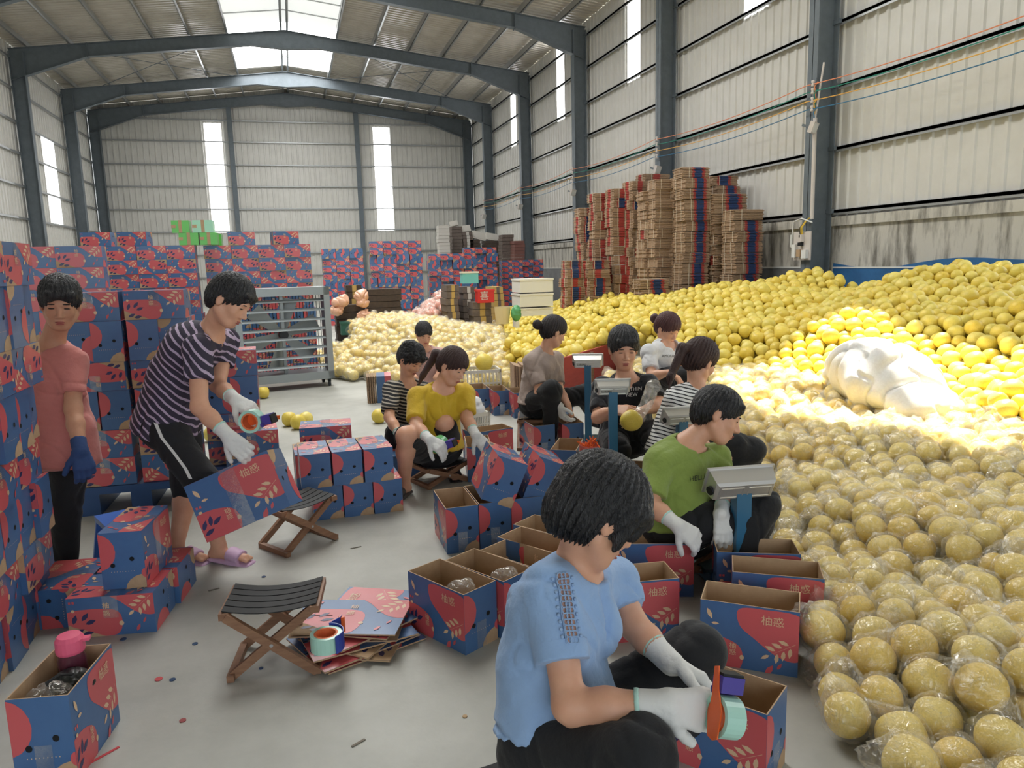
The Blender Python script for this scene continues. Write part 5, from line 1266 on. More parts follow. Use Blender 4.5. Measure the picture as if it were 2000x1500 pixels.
# floor cartons by the near stack
carton('sealed carton lying on the floor under the upright one by the near stack', (-.80, 3.40, 0), 'L', R(-9)); carton('sealed carton on the floor between near stack and the lying one', (-1.06, 3.60, 0), 'E', R(-8)); carton('sealed carton lying behind the front lying one near the striped trousers', (-.74, 3.66, 0), 'L', R(-9))
carton('sealed carton stacked on the lying ones by the near stack', (-.74, 3.50, .177), 'S', R(-9))
# around the yellow-shirted packer
ocarton('open carton with taped flaps beside the yellow-shirted packer\'s glove', (1.37, 5.42, 0), R(12)); ocarton('open carton in front of the taped one at the yellow-shirted packer', (1.20, 5.05, 0), R(80))
carton('sealed carton behind the yellow-shirted packer\'s near knee', (.66, 5.30, 0), 'E', R(5)); 
for i, (x, y) in enumerate(((1.62, 7.42), (1.78, 7.22), (1.94, 7.02), (2.09, 6.82), (2.22, 6.60), (2.36, 6.38))):
    ocarton('open empty carton, %s of the slanted row behind yellow and taupe shirts' % ORD[i], (x, y+.17, 0), R(88))
for i, (x, y, a) in enumerate(((1.80, 5.52, 92), (2.05, 5.50, 85), (1.76, 4.72, 60))):
    ocarton(('open carton before the taupe-shirted packer, nearer yellow shirt', 'open carton before the taupe-shirted packer, nearer the scale post', 'open carton behind the tipped cartons, near blue blouse head')[i], (x, y, 0), R(a))
ocarton('open carton in front of the black-tee packer, pomelo going in', (1.86, 4.05, 0.02), R(-32))
# front right group
ocarton('open carton at the front of the three slanted ones beside the bagged heap', (1.565, 2.262, 0), R(-38)); ocarton('open carton in the middle of the three slanted ones beside the bagged heap', (1.815, 2.455, 0), R(-32)); ocarton('open carton at the back of the three slanted ones, under the front scale', (1.87, 2.68, 0), R(-25))
ocarton('open carton with coral face just behind the blue blouse\'s collar', (1.235, 2.60, 0), R(-8)); ocarton('open carton between blue blouse and green tee', (1.50, 2.93, 0), R(-20))
ocarton('open carton in the front packer\'s hands, nearest the camera', (1.145, 1.80, 0.0), R(-53.6))

# ------------------------------------------------------------------ platform scales
m_chrome = mat('scale_steel', (214, 213, 210), .32, metal=.65); m_post = mat('scale_post', (40, 104, 140), .35, coat=.3); m_plate = mat('scale_plate', (96, 124, 128), .4, metal=.5)
T_BR = text_mesh('LuBaNG', 1.0)
def scale(label, base, head, w_, yaw, text=False, post=.06):
    o = empty('platform_scale', (base[0], base[1], 0), yaw, label, 'scale', 'platform scales'); hz = head[2]
    mb = MB(); mb.box((-post/2, -post/2, .06), (post/2, post/2, hz)); mb.build('post', m_post, o)
    mb = MB(); mb.box((-.13, .02, .02), (.13, .26, .075)); mb.build('base', m_post, o); mb = MB(); mb.box((-.145, .04, .075), (.145, .28, .09)); mb.build('platform', m_plate, o)
    T = Matrix.Translation((0, 0, hz+.02)) @ Matrix.Rotation(R(28), 4, 'X'); h_ = w_*.42; dp = w_*.30
    # display housing: tapered tray with rim, facing away from the camera
    mb = MB(); a, b = w_/2, h_/2; F0 = [(-a, dp*.5, -b), (a, dp*.5, -b), (a, dp*.5, b), (-a, dp*.5, b)]; F1 = [(-a*.92, -dp*.35, -b*.78), (a*.92, -dp*.35, -b*.78), (a*.92, -dp*.35, b*.78), (-a*.92, -dp*.35, b*.78)]; F2 = [(-a*.84, -dp*.5, -b*.62), (a*.84, -dp*.5, -b*.62), (a*.84, -dp*.5, b*.62), (-a*.84, -dp*.5, b*.62)]
    vs = F0+F1+F2; fs = [(0, 1, 5, 4), (1, 2, 6, 5), (2, 3, 7, 6), (3, 0, 4, 7), (4, 5, 9, 8), (5, 6, 10, 9), (6, 7, 11, 10), (7, 4, 8, 11), (8, 9, 10, 11), (3, 2, 1, 0)]
    mb.add([tuple(T @ Vector(v)) for v in vs], fs); h = mb.build('display_housing', m_chrome, o)
    mb = MB(); mb.box((-a-.008, dp*.42, -b-.008), (a+.008, dp*.54, b+.008), T=T); mb.build('rim', m_chrome, o)
    for s in (-1, 1):
        mb = MB(); x0, x1 = (.04*w_, .38*w_) if s > 0 else (-.38*w_, -.04*w_); z0, z1 = -b*.42, b*.42; y = -dp*.5
        for p0, p1 in (((x0, z0), (x1, z0)), ((x1, z0), (x1, z1)), ((x1, z1), (x0, z1)), ((x0, z1), (x0, z0))): mb.bar(tuple(T @ Vector((p0[0], y, p0[1]))), tuple(T @ Vector((p1[0], y, p1[1]))), .005, .005)
        mb.build('pressed_panel', m_chrome, h)
    mb = MB(); mb.tube([tuple(T @ Vector((-a*.95, -dp*.1, -b*.2))), tuple(T @ Vector((-a*1.02, -dp*.14, -b*.2)))], w_*.07, 10); mb.build('cable_gland', m_web, h)
    if text:
        mb = MB(); v, f = T_BR; mb.add([tuple(T @ Vector((-.20*w_+q_[0]*.055*w_*1.6, -dp*.5-.003, q_[1]*.055*w_*2.0))) for q_ in v], f); mb.build('lettering', m_web, h)
    return o
def sc_at(px, py, D): return gd(px, py, D)
yw = -YAW
c = sc_at(1448, 955, 3.32); scale('steel platform scale in front of green tee, closest of the four', c, c, .30, yw+R(8), False, .068)
c = sc_at(1197, 765, 4.35); scale('platform scale with dark script lettering before black tee', c, c, .195, yw, True, .05)
c = sc_at(1148, 712, 5.75); scale('platform scale with blue post before the red board', c, c, .225, yw+R(-8), True, .052)
c = sc_at(1332, 822, 3.95); scale('platform scale half hidden behind the green-shirted packer', c, c, .20, yw+R(10), False, .05)

# ------------------------------------------------------------------ louvred exhaust fan on casters
m_fan = mat('fan_frame', (158, 166, 168), .4, metal=.5); m_fan2 = mat('fan_dark', (52, 58, 60), .5, metal=.4)
fo = empty('exhaust_fan', (-0.12, 9.62, 0), R(11), 'grey steel louvred exhaust fan on casters standing on the floor', 'fan')
W2, Z0, Z1, DP = .575, .10, 1.27, .40
for n_, lo, hi in (('frame_top', (-W2, -.03, Z1-.10), (W2, DP, Z1)), ('frame_bottom', (-W2, -.03, Z0), (W2, DP, Z0+.10)), ('frame_side', (-W2, -.03, Z0), (-W2+.075, .05, Z1)), ('frame_side', (W2-.075, -.03, Z0), (W2, .05, Z1)), ('side_panel', (-W2, .05, Z0), (-W2+.02, DP, Z1)), ('side_panel', (W2-.02, .05, Z0), (W2, DP, Z1))):
    MB().box(lo, hi).build(n_, m_fan, fo)
for i in range(8):
    z = Z0+.17+i*.118; mb = MB(); mb.add([(-W2+.075, -.02, z), (W2-.075, -.02, z), (W2-.075, .015, z+.028), (-W2+.075, .015, z+.028), (-W2+.075, -.02, z-.005), (W2-.075, -.02, z-.005), (W2-.075, .02, z+.024), (-W2+.075, .02, z+.024)], [(0, 1, 2, 3), (7, 6, 5, 4), (0, 4, 5, 1)]); mb.build('louvre_slat', m_fan, fo)
zc = (Z0+Z1)/2; mb = MB(); mb.box((-.02, .10, Z0+.1), (.02, .13, Z1-.1)); mb.build('strut', m_fan, fo)
mb = MB(); mb.tube([(0, .06, zc), (0, .16, zc)], .055, 14); mb.build('hub', m_fan2, fo)
for i in range(6):
    a = i*math.pi/3+.3; mb = MB(); d = Vector((math.cos(a), 0, math.sin(a))); t = Vector((-math.sin(a), 0, math.cos(a)))
    mb.poly([Vector((0, .17, zc))+d*.05-t*.04, Vector((0, .13, zc))+d*.46-t*.11, Vector((0, .22, zc))+d*.46+t*.11, Vector((0, .20, zc))+d*.05+t*.04]); mb.build('blade', m_fan, fo)
for i in range(26):
    x = -W2+.04+i*(2*W2-.08)/25; MB().tube([(x, DP-.02, Z0+.1), (x, DP-.02, Z1-.1)], .004, 4).build('guard_wire', m_fan2, fo)
for x in (-W2+.06, W2-.06):
    for y in (.02, DP-.04):
        mb = MB(); mb.tube([(x-.012, y, .04), (x+.012, y, .04)], .04, 12); mb.box((x-.018, y-.02, .06), (x+.018, y+.02, Z0)); mb.build('caster', m_fan2, fo)

# ------------------------------------------------------------------ pallets, stools, board, crates, sack
m_pal = mat('pallet_blue', (44, 78, 128), .5); 
for (x, y, w_, lab) in ((-1.37, 5.06, .72, 'blue plastic pallet under the cartons behind the pink-shirted packer'), (-.64, 5.30, .40, 'blue plastic pallet behind the bent packer\'s trousers')):
    o = empty('pallet', (x, y-.02, 0), R(-2), lab, 'pallet', 'blue plastic pallets'); MB().box((0, 0, .135), (w_, .5, .182)).build('deck', m_pal, o)
    for i in range(3): MB().box((i*(w_-.12)/2, .01, .0), (i*(w_-.12)/2+.12, .49, .135)).build('foot_block', m_pal, o)
o = empty('plastic_stool', (-.93, 4.15, 0), R(25), 'bright blue plastic stool half hidden by the black trousers', 'stool'); m_bs = mat('stool_blue', (66, 116, 206), .4)
MB().box((-.11, -.11, .22), (.11, .11, .25)).build('seat', m_bs, o)
for sx in (-1, 1):
    for sy in (-1, 1): MB().bar((sx*.12, sy*.12, 0), (sx*.09, sy*.09, .23), .035, .02).build('leg', m_bs, o)
m_redb = mat('red_board', (176, 70, 58), .6, var=(5, .3, .7), c2=(158, 58, 50), stretch=(1, 1, 6))
o = empty('red_board', (0, 0, 0), 0, 'long red plank barrier holding back the bare pomelos behind taupe tee', 'board'); (ax_, ay_), (bx_, by_) = BOARD
MB().bar((ax_, ay_, .235), (bx_, by_, .235), .03, .47).build('plank', m_redb, o)
for t in (.05, .5, .95): MB().bar((ax_+(bx_-ax_)*t+.03, ay_+(by_-ay_)*t-.03, 0), (ax_+(bx_-ax_)*t+.03, ay_+(by_-ay_)*t-.03, .45), .04).build('stake', m_wood, o)
m_crate = mat('crate_white', (220, 216, 206), .5)
def crate(label, loc, rz, w_=.5, d_=.34, h_=.26):
    o = empty('plastic_crate', loc, rz, label, 'crate', 'white plastic crates'); a, b = w_/2, d_/2
    MB().box((-a, -b, 0), (a, b, .015)).build('bottom', m_crate, o)
    mb = MB(); mb.box((-a, -b, h_-.035), (a, -b+.02, h_)); mb.box((-a, b-.02, h_-.035), (a, b, h_)); mb.box((-a, -b, h_-.035), (-a+.02, b, h_)); mb.box((a-.02, -b, h_-.035), (a, b, h_)); mb.build('rim', m_crate, o)
    mb = MB(); mb.box((-a, -b, h_*.45), (a, -b+.012, h_*.52)); mb.box((-a, -b+.0, .0), (a, -b+.012, .05)); mb.build('band', m_crate, o)
    for i in range(15):
        x = -a+.012+i*(w_-.024)/14
        for y0_ in (-b+.002, b-.010): MB().box((x-.006, y0_, .01), (x+.006, y0_+.008, h_-.02)).build('slat', m_crate, o)
    for s in (-1, 1): MB().box((min(s*a, s*(a-.012)), -b, 0), (max(s*a, s*(a-.012)), b, h_-.03)).build('end_panel', m_crate, o)
    return o
c = gz(928, 768, 0); crate('white slatted crate behind the slanted carton row, under two pomelos', (1.95, 8.35, .0), R(-5), .62, .36, .30)
crate('white crate beside the brown bundles, at the whitish heap', tuple(gy(799, 632, 12.6)*[1, 1, 0]+V3(0, 0, .25)), R(-3), .36, .36, .36)
crate('small white basket with a bag next to the yellow-shirted packer', (1.45, 6.35, 0), R(20), .28, .22, .2)
Bg = Field(.012); c0 = V3(1.45, 6.35, .22); Bg.ell(c0, (.13, .1, .07), None, .03); Bg.ell(c0+V3(.05, .0, .06), (.05, .06, .05), None, .03)
tag(field_obj('plastic_bag', Bg, mat('bag_white', (228, 230, 234), .4), None, (1.45, 6.35, .2), fold=(.03, 30, 4)), 'crumpled white carrier bag on the small white basket', 'bag')
for (x, y, lab) in ((1.80, 8.28, 'large pomelo resting on the white slatted crate, outer one'), (2.08, 8.3, 'large pomelo resting on the white slatted crate, inner one')):
    tag(obj('pomelo', POMV[0], None, (x, y, .37), rot=rot_rand(), scale=(.105,)*3), lab, 'pomelo', 'stray pomelos on the crate')
# flattened carton bundles standing on edge
mb = MB()
for i in range(16):
    mm = 1 if i > 6 else 0; x = i*.021; mb.box((x, -.02*(i % 3), 0), (x+.017, .30, .42-.006*(i % 4)), 0)
    if i > 6: mb.box((x-.0005, -.02*(i % 3)-.001, 0), (x+.0175, .01, .20), 1); mb.box((x-.0005, -.02*(i % 3)-.001, .20), (x+.0175, .01, .40), 2)
mb.box((.333, -.03, 0), (.46, .30, .21), 1); mb.box((.333, -.03, .21), (.46, .30, .42), 2)
tag(mb.build('carton_bundle', [m_edge, m_blue, m_coral], loc=(2.22, 7.55, .0), rz=R(-8)), 'upright bundle of folded cartons beside the taupe-shirted packer\'s back', 'carton bundle', 'folded cartons standing on the floor')
mb = MB()
for i in range(9): mb.box((i*.012, -.03*(i % 2), 0), (i*.012+.009, .3, .30), 0)
mb.box((.11, -.02, 0), (.2, .3, .3), 1); mb.box((.2, -.02, 0), (.27, .3, .3), 2)
c = gz(718, 788, 0); tag(mb.build('carton_bundle', [m_edge, m_blue, m_coral], loc=tuple(c), rz=R(-6)), 'small bundle of folded cartons on the floor behind dark striped tee', 'carton bundle', 'folded cartons standing on the floor')
# white woven sack
m_sack = mat('woven_sack', (236, 234, 228), .7, var=(60, .3, .7), c2=(226, 222, 214), bump=(160, .3, .003), sub=0.1)
Sf = Field(.014); sc0 = np.array([SACKP[0], SACKP[1], .38])
dS = nrm(V3(-.10, -.95, 0)); lS = nrm(np.cross(dS, [0, 0, 1]))
Sf.ec(sc0-dS*.42+V3(0, 0, .15), sc0+dS*.10+V3(0, 0, .14), .24, .20, .34, .24, lS, .08); Sf.ec(sc0+dS*.10+V3(0, 0, .14), sc0+dS*.55+V3(0, 0, .0), .34, .22, .26, .10, lS, .08); Sf.ell(sc0-dS*.12+V3(0, 0, .26), (.30, .34, .18), None, .1)
Sf.cone(sc0-dS*.35+V3(.16, 0, .24), sc0-dS*.42+V3(.42, .05, .30), .10, .035, .05); Sf.cone(sc0-dS*.42+V3(.42, .05, .30), sc0-dS*.40+V3(.58, .02, .22), .035, .09, .03)
tag(field_obj('white_sack', Sf, m_sack, None, (SACKP[0], SACKP[1], .2), fold=(.09, 9, 12)), 'full white woven sack lying in sunlight between bare and bagged pomelos', 'sack')
# tub of orange netting, pomelo and bag in black tee's hands
c = gd(1153, 868, 5.0); o = empty('net_tub', (c[0], c[1], 0), 0, 'clear tub heaped with orange mesh nets beside the scale post', 'tub'); zt = max(.12, c[2])
mb = MB(); mb.lathe([(.0, 0), (.05, 0), (.075, zt), (.071, zt), (.047, .004)], 20); mb.build('tub', film_mat('tub_plastic', .35, .2, 8, .1, (240, 150, 140), .8, .6), o)
mb = MB()
for i in range(70):
    a = rng.uniform(0, 6.28); r = rng.uniform(0, .062); h = zt*rng.uniform(.6, 1.0)+.035*(1-r/.07); p = Vector((r*math.cos(a), r*math.sin(a), h)); d = Vector((rng.uniform(-1, 1), rng.uniform(-1, 1), rng.uniform(.2, 1))).normalized()*.04; mb.tube([p-d, p+d*.2, p+d], .004, 4)
nn = mb.build('orange_nets', mat('net_orange', (244, 112, 44), .6), o); nn['kind'] = 'stuff'
c = gd(1233, 822, 4.42); o = obj('pomelo', POMV[2], None, tuple(c), scale=(.068,)*3); tag(o, 'pomelo being lowered into the carton by the black-tee packer', 'pomelo')
Bg = Field(.008); Bg.cone(c+V3(.05, 0, .03), c+V3(.11, .02, .10), .045, .03, .03); Bg.cone(c+V3(.11, .02, .10), c+V3(.14, .0, .20), .03, .04, .03)
tag(field_obj('clear_bag', Bg, m_bag, None, tuple(c), fold=(.03, 40, 3)), 'clear film bag held open by the black-tee packer', 'bag')
for (x, y, z, lab) in ((.56, 2.76, .20, 'crumpled clear bag in the front carton of the diagonal row'), (.75, 2.80, .20, 'crumpled clear bag in the second carton of the diagonal row')):
    Bg = Field(.006); c = V3(x, y, z); Bg.ell(c, (.055, .045, .05), None, .02); Bg.ell(c+V3(.03, -.02, .03), (.03, .03, .035), None, .02); tag(field_obj('clear_bag', Bg, m_bag, None, (x, y, z), fold=(.035, 60, 8)), lab, 'bag')

# ------------------------------------------------------------------ open carton with a bottle at the photo's corner
ob = ocarton('worn open carton wrapped in tape holding a flask and bags, by the near stack', (-.775, 2.47, 0), R(80)); ob.scale = (.88, 1.0, 1.12)
o = empty('flask', (-.765, 2.545, .13), 0, 'dark red drinking flask with pink lid in the worn carton', 'flask'); mb = MB(); mb.lathe([(0, 0), (.038, 0), (.042, .01), (.042, .15), (.036, .17), (.036, .18)], 20); mb.build('bottle', mat('flask_red', (88, 40, 56), .15, coat=.5), o, smooth=True)
mb = MB(); mb.lathe([(.041, .172), (.043, .18), (.042, .215), (.034, .228), (0, .23)], 20); mb.box((.03, -.012, .205), (.06, .012, .214)); mb.build('lid', mat('lid_pink', (226, 96, 128), .4), o)
Bg = Field(.006); c = V3(-.795, 2.40, .22); Bg.ell(c, (.07, .06, .05), None, .02); tag(field_obj('clear_bag', Bg, m_bagfar, None, tuple(c), fold=(.03, 40, 6)), 'knotted clear bag of food in the worn carton', 'bag')
Bg = Field(.006); c = V3(-.75, 2.47, .22); Bg.ell(c, (.06, .05, .055), None, .02); tag(field_obj('dark_pouch', Bg, mat('pouch_dark', (34, 36, 34), .4), None, tuple(c), fold=(.03, 40, 7)), 'dark crumpled pouch in the worn carton, in front of the flask', 'bag')
mb = MB(); mb.tube([(-.80, 2.42, .26), (-.79, 2.38, .29), (-.76, 2.40, .30), (-.74, 2.45, .27)], .005, 6); tag(mb.build('cable', m_web), 'thin black cable looped over the worn carton\'s contents', 'cable')
# litter
for i, (px, py, L, a, c, lab) in enumerate(((205, 1475, .09, 40, (196, 70, 74), 'thin red strip of card on the floor by the worn carton'), (310, 1327, .02, 0, (206, 84, 88), 'small round red card punch-out on the floor'), (337, 1328, .016, 0, (52, 76, 110), 'small round blue card punch-out beside the red one'), (357, 1408, .016, 30, (150, 70, 70), 'small red stone-like scrap on the bare floor'), (241, 1249, .018, 0, (52, 76, 110), 'blue card punch-out before the lying carton'), (381, 1258, .016, 10, (56, 80, 112), 'blue card punch-out in the empty floor before the stool'), (515, 1127, .014, 0, (50, 72, 110), 'blue punch-out behind the empty stool'), (510, 1306, .012, 0, (50, 72, 110), 'blue punch-out in front of the empty stool'), (908, 1400, .012, 20, (180, 150, 110), 'tan card scrap on the floor by the blue blouse'), (700, 1452, .05, 30, (120, 110, 96), 'thin straw on the bare floor below the flat cartons'), (418, 1152, .05, 20, (110, 104, 92), 'thin twig on the floor beside the empty stool'), (695, 1070, .06, 12, (110, 104, 92), 'thin twig on the floor in front of the taped stack'))):
    p = gz(px, py, 0); mb = MB(); w_ = .008 if L > .03 else L; mb.box((-L/2, -w_/2, 0), (L/2, w_/2, .003)) if L > .03 else mb.lathe([(0, 0), (L/2*1.4, 0), (L/2*1.4, .003), (0, .003)], 10)
    tag(mb.build('litter_scrap', mat('scrap_%d' % i, c, .7), loc=(p[0], p[1], .0005), rz=R(a)), lab, 'scrap', 'scraps on the floor')

# ------------------------------------------------------------------ far goods in front of the back wall
m_greyb = mat('grey_sheets', (120, 108, 100), .85, var=(30, .3, .7), c2=(96, 86, 80)); m_lite = mat('pale_sheets', (206, 202, 194), .7); m_dbr = mat('dark_board', (84, 72, 62), .85, var=(25, .3, .7), c2=(66, 56, 50)); m_tan = mat('tan_edge', (196, 164, 96), .8)
def slab_pile(px0, px1, ytop, Yf, lab, m1, m2=None, d=.5, zb=0.0, n=None, grp='piles of flat sheets far behind'):
    a = gy(px0, ytop, Yf); b = gy(px1, ytop, Yf); w_ = b[0]-a[0]; H_ = a[2]-zb; n = n or max(2, int(H_/.11)); t = H_/n; o = empty('sheet_pile', ((a[0]+b[0])/2, Yf+d/2, zb), 0, lab, 'sheet pile', grp); dr = 0
    for i in range(n):
        dr += rng.uniform(-.02, .02); mb = MB(); mb.box((-w_/2+dr, -d/2, i*t), (w_/2+dr, d/2, (i+1)*t-.008))
        if m2: mb.box((-w_*.12+dr, -d/2-.006, i*t), (w_*.16+dr, -d/2+.01, (i+1)*t-.008), 1)
        mb.build('sheet_bundle', [m1, m2] if m2 else m1, o)
    return o
slab_pile(855, 876, 440, 25.0, 'tall pale wavy pile of sheets by the back wall', m_lite, None, .4)
slab_pile(877, 897, 442, 25.6, 'tall brown pile beside the pale wavy pile', m_greyb); slab_pile(899, 919, 453, 25.6, 'brown pile second from the pale wavy pile', m_greyb, m_lite); slab_pile(922, 944, 468, 25.6, 'dark bulging pile under the white foam lids', m_dbr); slab_pile(946, 977, 470, 25.6, 'dark pile under the loose foam trays', m_dbr); slab_pile(980, 1002, 458, 24.5, 'brown pile beside the conduit on the fifth pillar', m_greyb); slab_pile(1004, 1024, 470, 24.0, 'short reddish pile next to the plaster wall', mat('reddish_board', (128, 88, 80), .85))
for (px, py, Y_, s, lab) in ((886, 437, 25.8, .3, 'white paper sheet on top of the brown far pile'), (935, 461, 25.8, .5, 'white foam lid leaning on the dark far pile'), (960, 463, 25.8, .45, 'second white foam tray above the dark far pile'), (908, 447, 25.8, .4, 'white printed board leaning on the far sheets')):
    c = gy(px, py, Y_); mb = MB(); mb.box((-s/2, -.03, -s*.3), (s/2, .03, s*.3)); mb.box((-s*.4, -.035, -s*.2), (s*.4, -.028, s*.2)); o = mb.build('foam_board', m_lite, loc=tuple(c), rz=R(8)); o.rotation_euler = (R(-25), R(rng.uniform(-15, 15)), R(8)); tag(o, lab, 'board', 'white boards on the far piles')
# dark brown and yellow-edged bundles in the middle
slab_pile(672, 702, 557, 13.5, 'brown bundles with tan edge right behind the fan', m_dbr, m_tan, .5); slab_pile(655, 712, 596, 13.2, 'low wide dark bundles behind the fan', m_dbr, None, .5); slab_pile(716, 780, 565, 13.4, 'dark brown block of bundles between fan and pink heap', m_dbr, None, .6)
slab_pile(878, 902, 556, 12.6, 'bundles with pale yellow edge beside the pink heap', m_greyb, m_tan); slab_pile(902, 925, 560, 12.8, 'bundles with pale grey edge, second from the pink heap', m_greyb, m_lite); slab_pile(922, 958, 590, 12.4, 'brown bundles under the red box', m_greyb, m_tan); slab_pile(958, 978, 560, 12.9, 'tan-edged bundles next to the white foam boxes', m_tan, m_greyb)
def pbox(name, px0, px1, y0, y1, Y_, m, lab, cat, d=.3, extra=None):
    a = gy(px0, y1, Y_); b = gy(px1, y0, Y_); w_ = b[0]-a[0]; h_ = b[2]-a[2]; o = empty(name, ((a[0]+b[0])/2, Y_+d/2, a[2]), 0, lab, cat); MB().box((-w_/2, -d/2, 0), (w_/2, d/2, h_*.86)).build('body', m, o); MB().box((-w_/2-.01, -d/2-.01, h_*.86), (w_/2+.01, d/2+.01, h_)).build('lid', extra or m, o); return o
m_foam = mat('foam_white', (234, 232, 224), .7)
for i, (y0, y1) in enumerate(((543, 572), (572, 600), (600, 618))):
    pbox('foam_box', 1016, 1080, y0, y1, 12.4, m_foam, ('white foam box on top of the stack beyond the bare heap', 'middle white foam box of the stack beyond the bare heap', 'lowest white foam box of the stack beyond the bare heap')[i], 'foam box', .5)
pbox('foam_box', 1008, 1014, 612, 640, 12.4, m_foam, 'narrow white foam box beside the foam stack', 'foam box', .2)
pbox('red_box', 934, 965, 565, 592, 12.3, mat('red_plastic', (214, 48, 44), .5), 'red gift box with white print on brown bundles', 'box', .2)
v, f_ = text_mesh('喜', .16); mb = MB(); c = gy(949, 579, 12.18); mb.add([(c[0]+q_[0], 12.275, c[2]+q_[1]) for q_ in v], f_); lt = mb.build('print', m_lite); lt.parent = bpy.data.objects['red_box']; lt.matrix_parent_inverse = Matrix.Translation(bpy.data.objects['red_box'].location).inverted()
pbox('printed_box', 904, 934, 530, 554, 12.8, mat('teal_print', (120, 206, 196), .5), 'white box with teal and red print on the bundles', 'box', .2, mat('cream_print', (230, 226, 204), .6))
mb = MB(); mb.lathe([(0, 0), (.11, 0), (.135, .28), (.13, .28), (.106, .01)], 14); c = gy(985, 633, 11.8); tag(mb.build('waste_bin', mat('bin_cream', (222, 206, 164), .6), loc=(c[0], 11.9, c[2])), 'cream ribbed waste bin at the end of the bare heap', 'bin')
Bg = Field(.02); c = gy(1008, 612, 11.8); Bg.ell(c, (.08, .08, .14), None, .03); tag(field_obj('green_bag', Bg, mat('bag_green', (92, 164, 110), .5), None, tuple(c), fold=(.04, 20, 3)), 'small green plastic bag beside the cream bin', 'bag')
# pink bagged heap and pink bags on the dark bundles
pk = []
for x, y in hexpts(2.05, 2.95, 13.2, 14.3, .14):
    f = min(1, max(0, (x-2.05)/.8)); pk.append((x, y, .45+.55*f*min(1, (y-12.6)/.8)+rng.uniform(-.03, .03), .08)); pk.append((x+.05, y, .3+.4*f, .08))
m_pk = mat('pink_net_fruit', (232, 160, 140), .5); st = obj('pink_wrapped_heap', join_spheres('pink_wrapped_heap', pk, m_pk)); tag(st, 'heap of fruit in pinkish bags between the dark and yellow-edged bundles', 'fruit', kind='stuff')
obj('plastic_bags', join_spheres('plastic_bags', pk, m_bagfar, 2, bag_shape), st)['kind'] = 'stuff'
for i, (px, py) in enumerate(((662, 592), (658, 606), (706, 577), (708, 590), (711, 617), (668, 588))):
    c = gy(px, py, 13.05); Bg = Field(.011); Bg.ell(c, (.11, .09, .085), None, .03); Bg.ell(c+V3(.05, 0, .05), (.05, .05, .06), None, .03)
    tag(field_obj('pink_bag', Bg, mat('bag_pink', (240, 190, 160), .35, coat=.3), None, tuple(c), fold=(.10, 16, i)), 'small pinkish bag stuck on the dark bundles behind the fan, %s' % ('upper outer one', 'lower outer one', 'top inner one', 'middle inner one', 'lowest inner one', 'one under the tan edge')[i], 'bag', 'pinkish bags on the dark bundles')
# crates of green beneath
for i, (px, col) in enumerate(((685, (52, 104, 88)), (725, (116, 44, 52)), (765, (44, 96, 84)))):
    pbox('dark_crate', px-18, px+18, 628, 655, 12.9, mat('crate_c%d' % i, col, .6), ('dark green crate under the bundles behind the fan', 'dark red crate under the brown block', 'green crate beside the white crate, under brown block')[i], 'crate', .4)

# ------------------------------------------------------------------ electrics on the right wall
m_ins = mat('insulator', (214, 206, 200), .4); XW = XR-.62
Zw = [gx(1622, y, XW)[2] for y in (151, 166, 184, 201)]
WC = [((236, 150, 110), 'orange-red'), ((44, 140, 124), 'green'), ((238, 184, 92), 'yellow'), ((58, 120, 160), 'blue-green')]
fr_y = [-5.4, 0.05, 5.5, 10.96, 16.4, 21.85, 27.3, 32.75]
for k in range(4):
    pts = []
    for a, b in zip(fr_y[:-1], fr_y[1:]):
        for i in range(8):
            t = i/8; pts.append((XW, a+(b-a)*t, Zw[k]-.10*4*t*(1-t)))
    pts.append((XW, fr_y[-1], Zw[k])); mb = MB(); mb.tube(pts, .008, 6)
    tag(mb.build('power_line', mat('wire_%d' % k, WC[k][0], .5)), '%s power line strung along the wall pillars, %s from top' % (WC[k][1], ORD[k]), 'wire', 'power lines on the pillars')
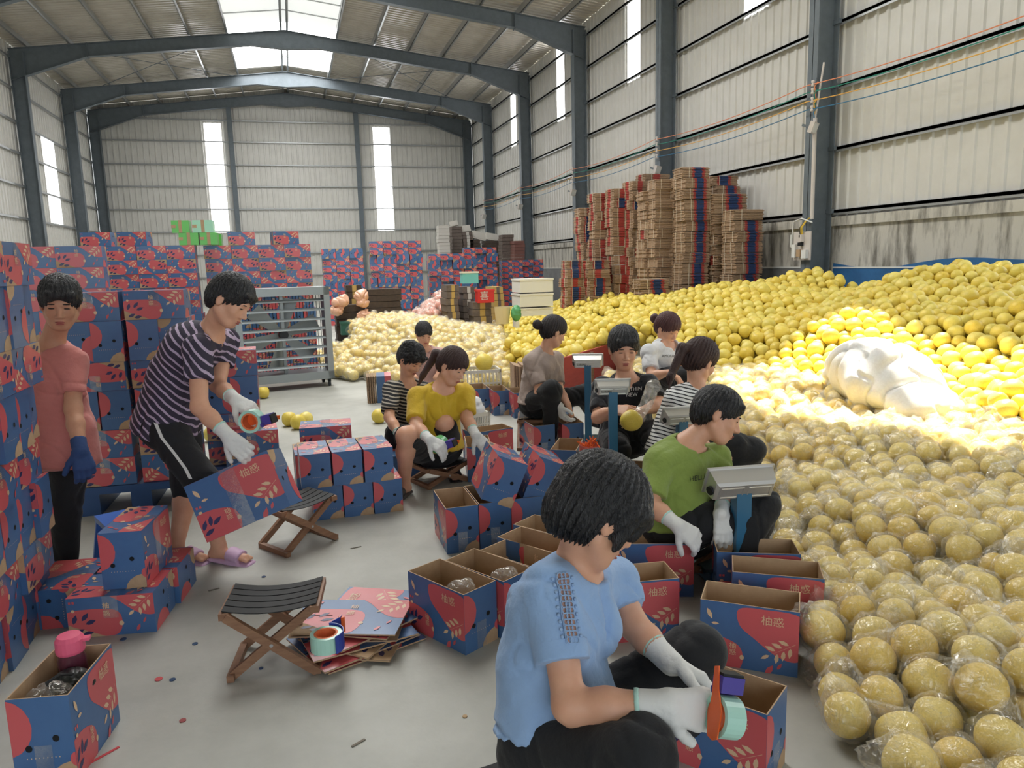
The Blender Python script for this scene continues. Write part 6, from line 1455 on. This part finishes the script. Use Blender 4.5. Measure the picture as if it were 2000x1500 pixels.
for y in fr_y[3:]:
    o = empty('insulator_rack', (0, 0, 0), 0, 'insulator rack of four on the %s visible wall pillar' % ORD[fr_y.index(y)-3], 'insulator', 'insulator racks'); 
    for k in range(4):
        mb = MB(); mb.lathe([(0, -.05), (.03, -.045), (.03, -.02), (.018, 0), (.03, .02), (.03, .045), (0, .05)], 10, c=(XW, y-.16, Zw[k])); mb.build('insulator', m_ins, o, smooth=True); MB().box((XW-.008, y-.17, Zw[k]-.008), (XR-.5, y-.1, Zw[k]+.008)).build('arm', m_steel, o)
    MB().box((XR-.545, y-.14, Zw[3]-.1), (XR-.52, y-.115, Zw[0]+.1)).build('bracket', m_steel, o)
    c = (XW-.02, y-.25, Zw[3]-.32); o = empty('floodlight', c, R(35), 'white floodlight below the insulators on the %s visible wall pillar' % ORD[fr_y.index(y)-3], 'lamp', 'floodlights'); o.rotation_euler = (R(20), 0, R(35))
    MB().box((-.12, -.02, -.09), (.12, .05, .09)).build('housing', m_ins, o); MB().box((-.10, -.026, -.07), (.10, -.019, .07)).build('glass', m_white, o); MB().box((-.02, .05, -.02), (.02, .20, .02)).build('bracket', m_steel, o)
yq = 10.78
mb = MB(); mb.tube([(XR-.56, yq, 2.1), (XR-.57, yq, Zw[3]-.15)], .032, 10); o = mb.build('conduit', m_ins); tag(o, 'white cable conduit running down the nearest big pillar', 'pipe')
mb = MB(); mb.tube([(XR-.57, yq, Zw[3]-.15), (XR-.52, yq-.1, Zw[0]+.3)], .016, 8); mb.build('upper_pipe', m_ins, o)
for k in range(4):
    mb = MB(); mb.tube([(XW, yq-.1, Zw[k]), (XW+.0, yq-.02, Zw[k]-.06), (XR-.575, yq, Zw[k]-.22), (XR-.57, yq, Zw[3]-.15)], .010, 6); mb.build('cable_tail', MATS['wire_%d' % k], o)
o = empty('switch_board', (XR-.60, 10.96, 1.66), 0, 'pale switchboard with breakers and sockets on the nearest big pillar', 'switchboard')
MB().box((0, -.22, -.24), (.02, .22, .24)).build('panel', m_ins, o)
for n_, y, z, w_, h_, mm in (('breaker', .0, .13, .12, .12, m_ins), ('terminal', .0, .03, .08, .06, m_web), ('socket', -.12, -.14, .12, .14, m_white), ('breaker_row', .15, -.08, .09, .22, m_white), ('meter', .02, -.12, .1, .12, m_kraft), ('switch', .0, .16, .03, .04, m_web)):
    MB().box((-.06, y-w_/2, z-h_/2), (0, y+w_/2, z+h_/2)).build(n_, mm, o)
for k, cc in enumerate(((232, 196, 70), (232, 196, 70), (90, 90, 90))):
    mb = MB(); mb.tube([(-.02, .03*k-.03, .18), (-.05, .03*k-.05, .30), (-.0, .02*k-.1, .42), (.02, -.15, .46)], .010, 6); mb.build('lead', mat('lead_%d' % k, cc, .5), o)
mb = MB(); mb.tube([(.02, -.22, .38), (-.02, .0, .46), (-.0, .24, .42), (.0, .27, .2), (.0, .28, -.02), (.0, .31, .0), (.0, .30, .2)], .012, 6); mb.build('white_flex', m_white, o)
# leaves outside the clear strips
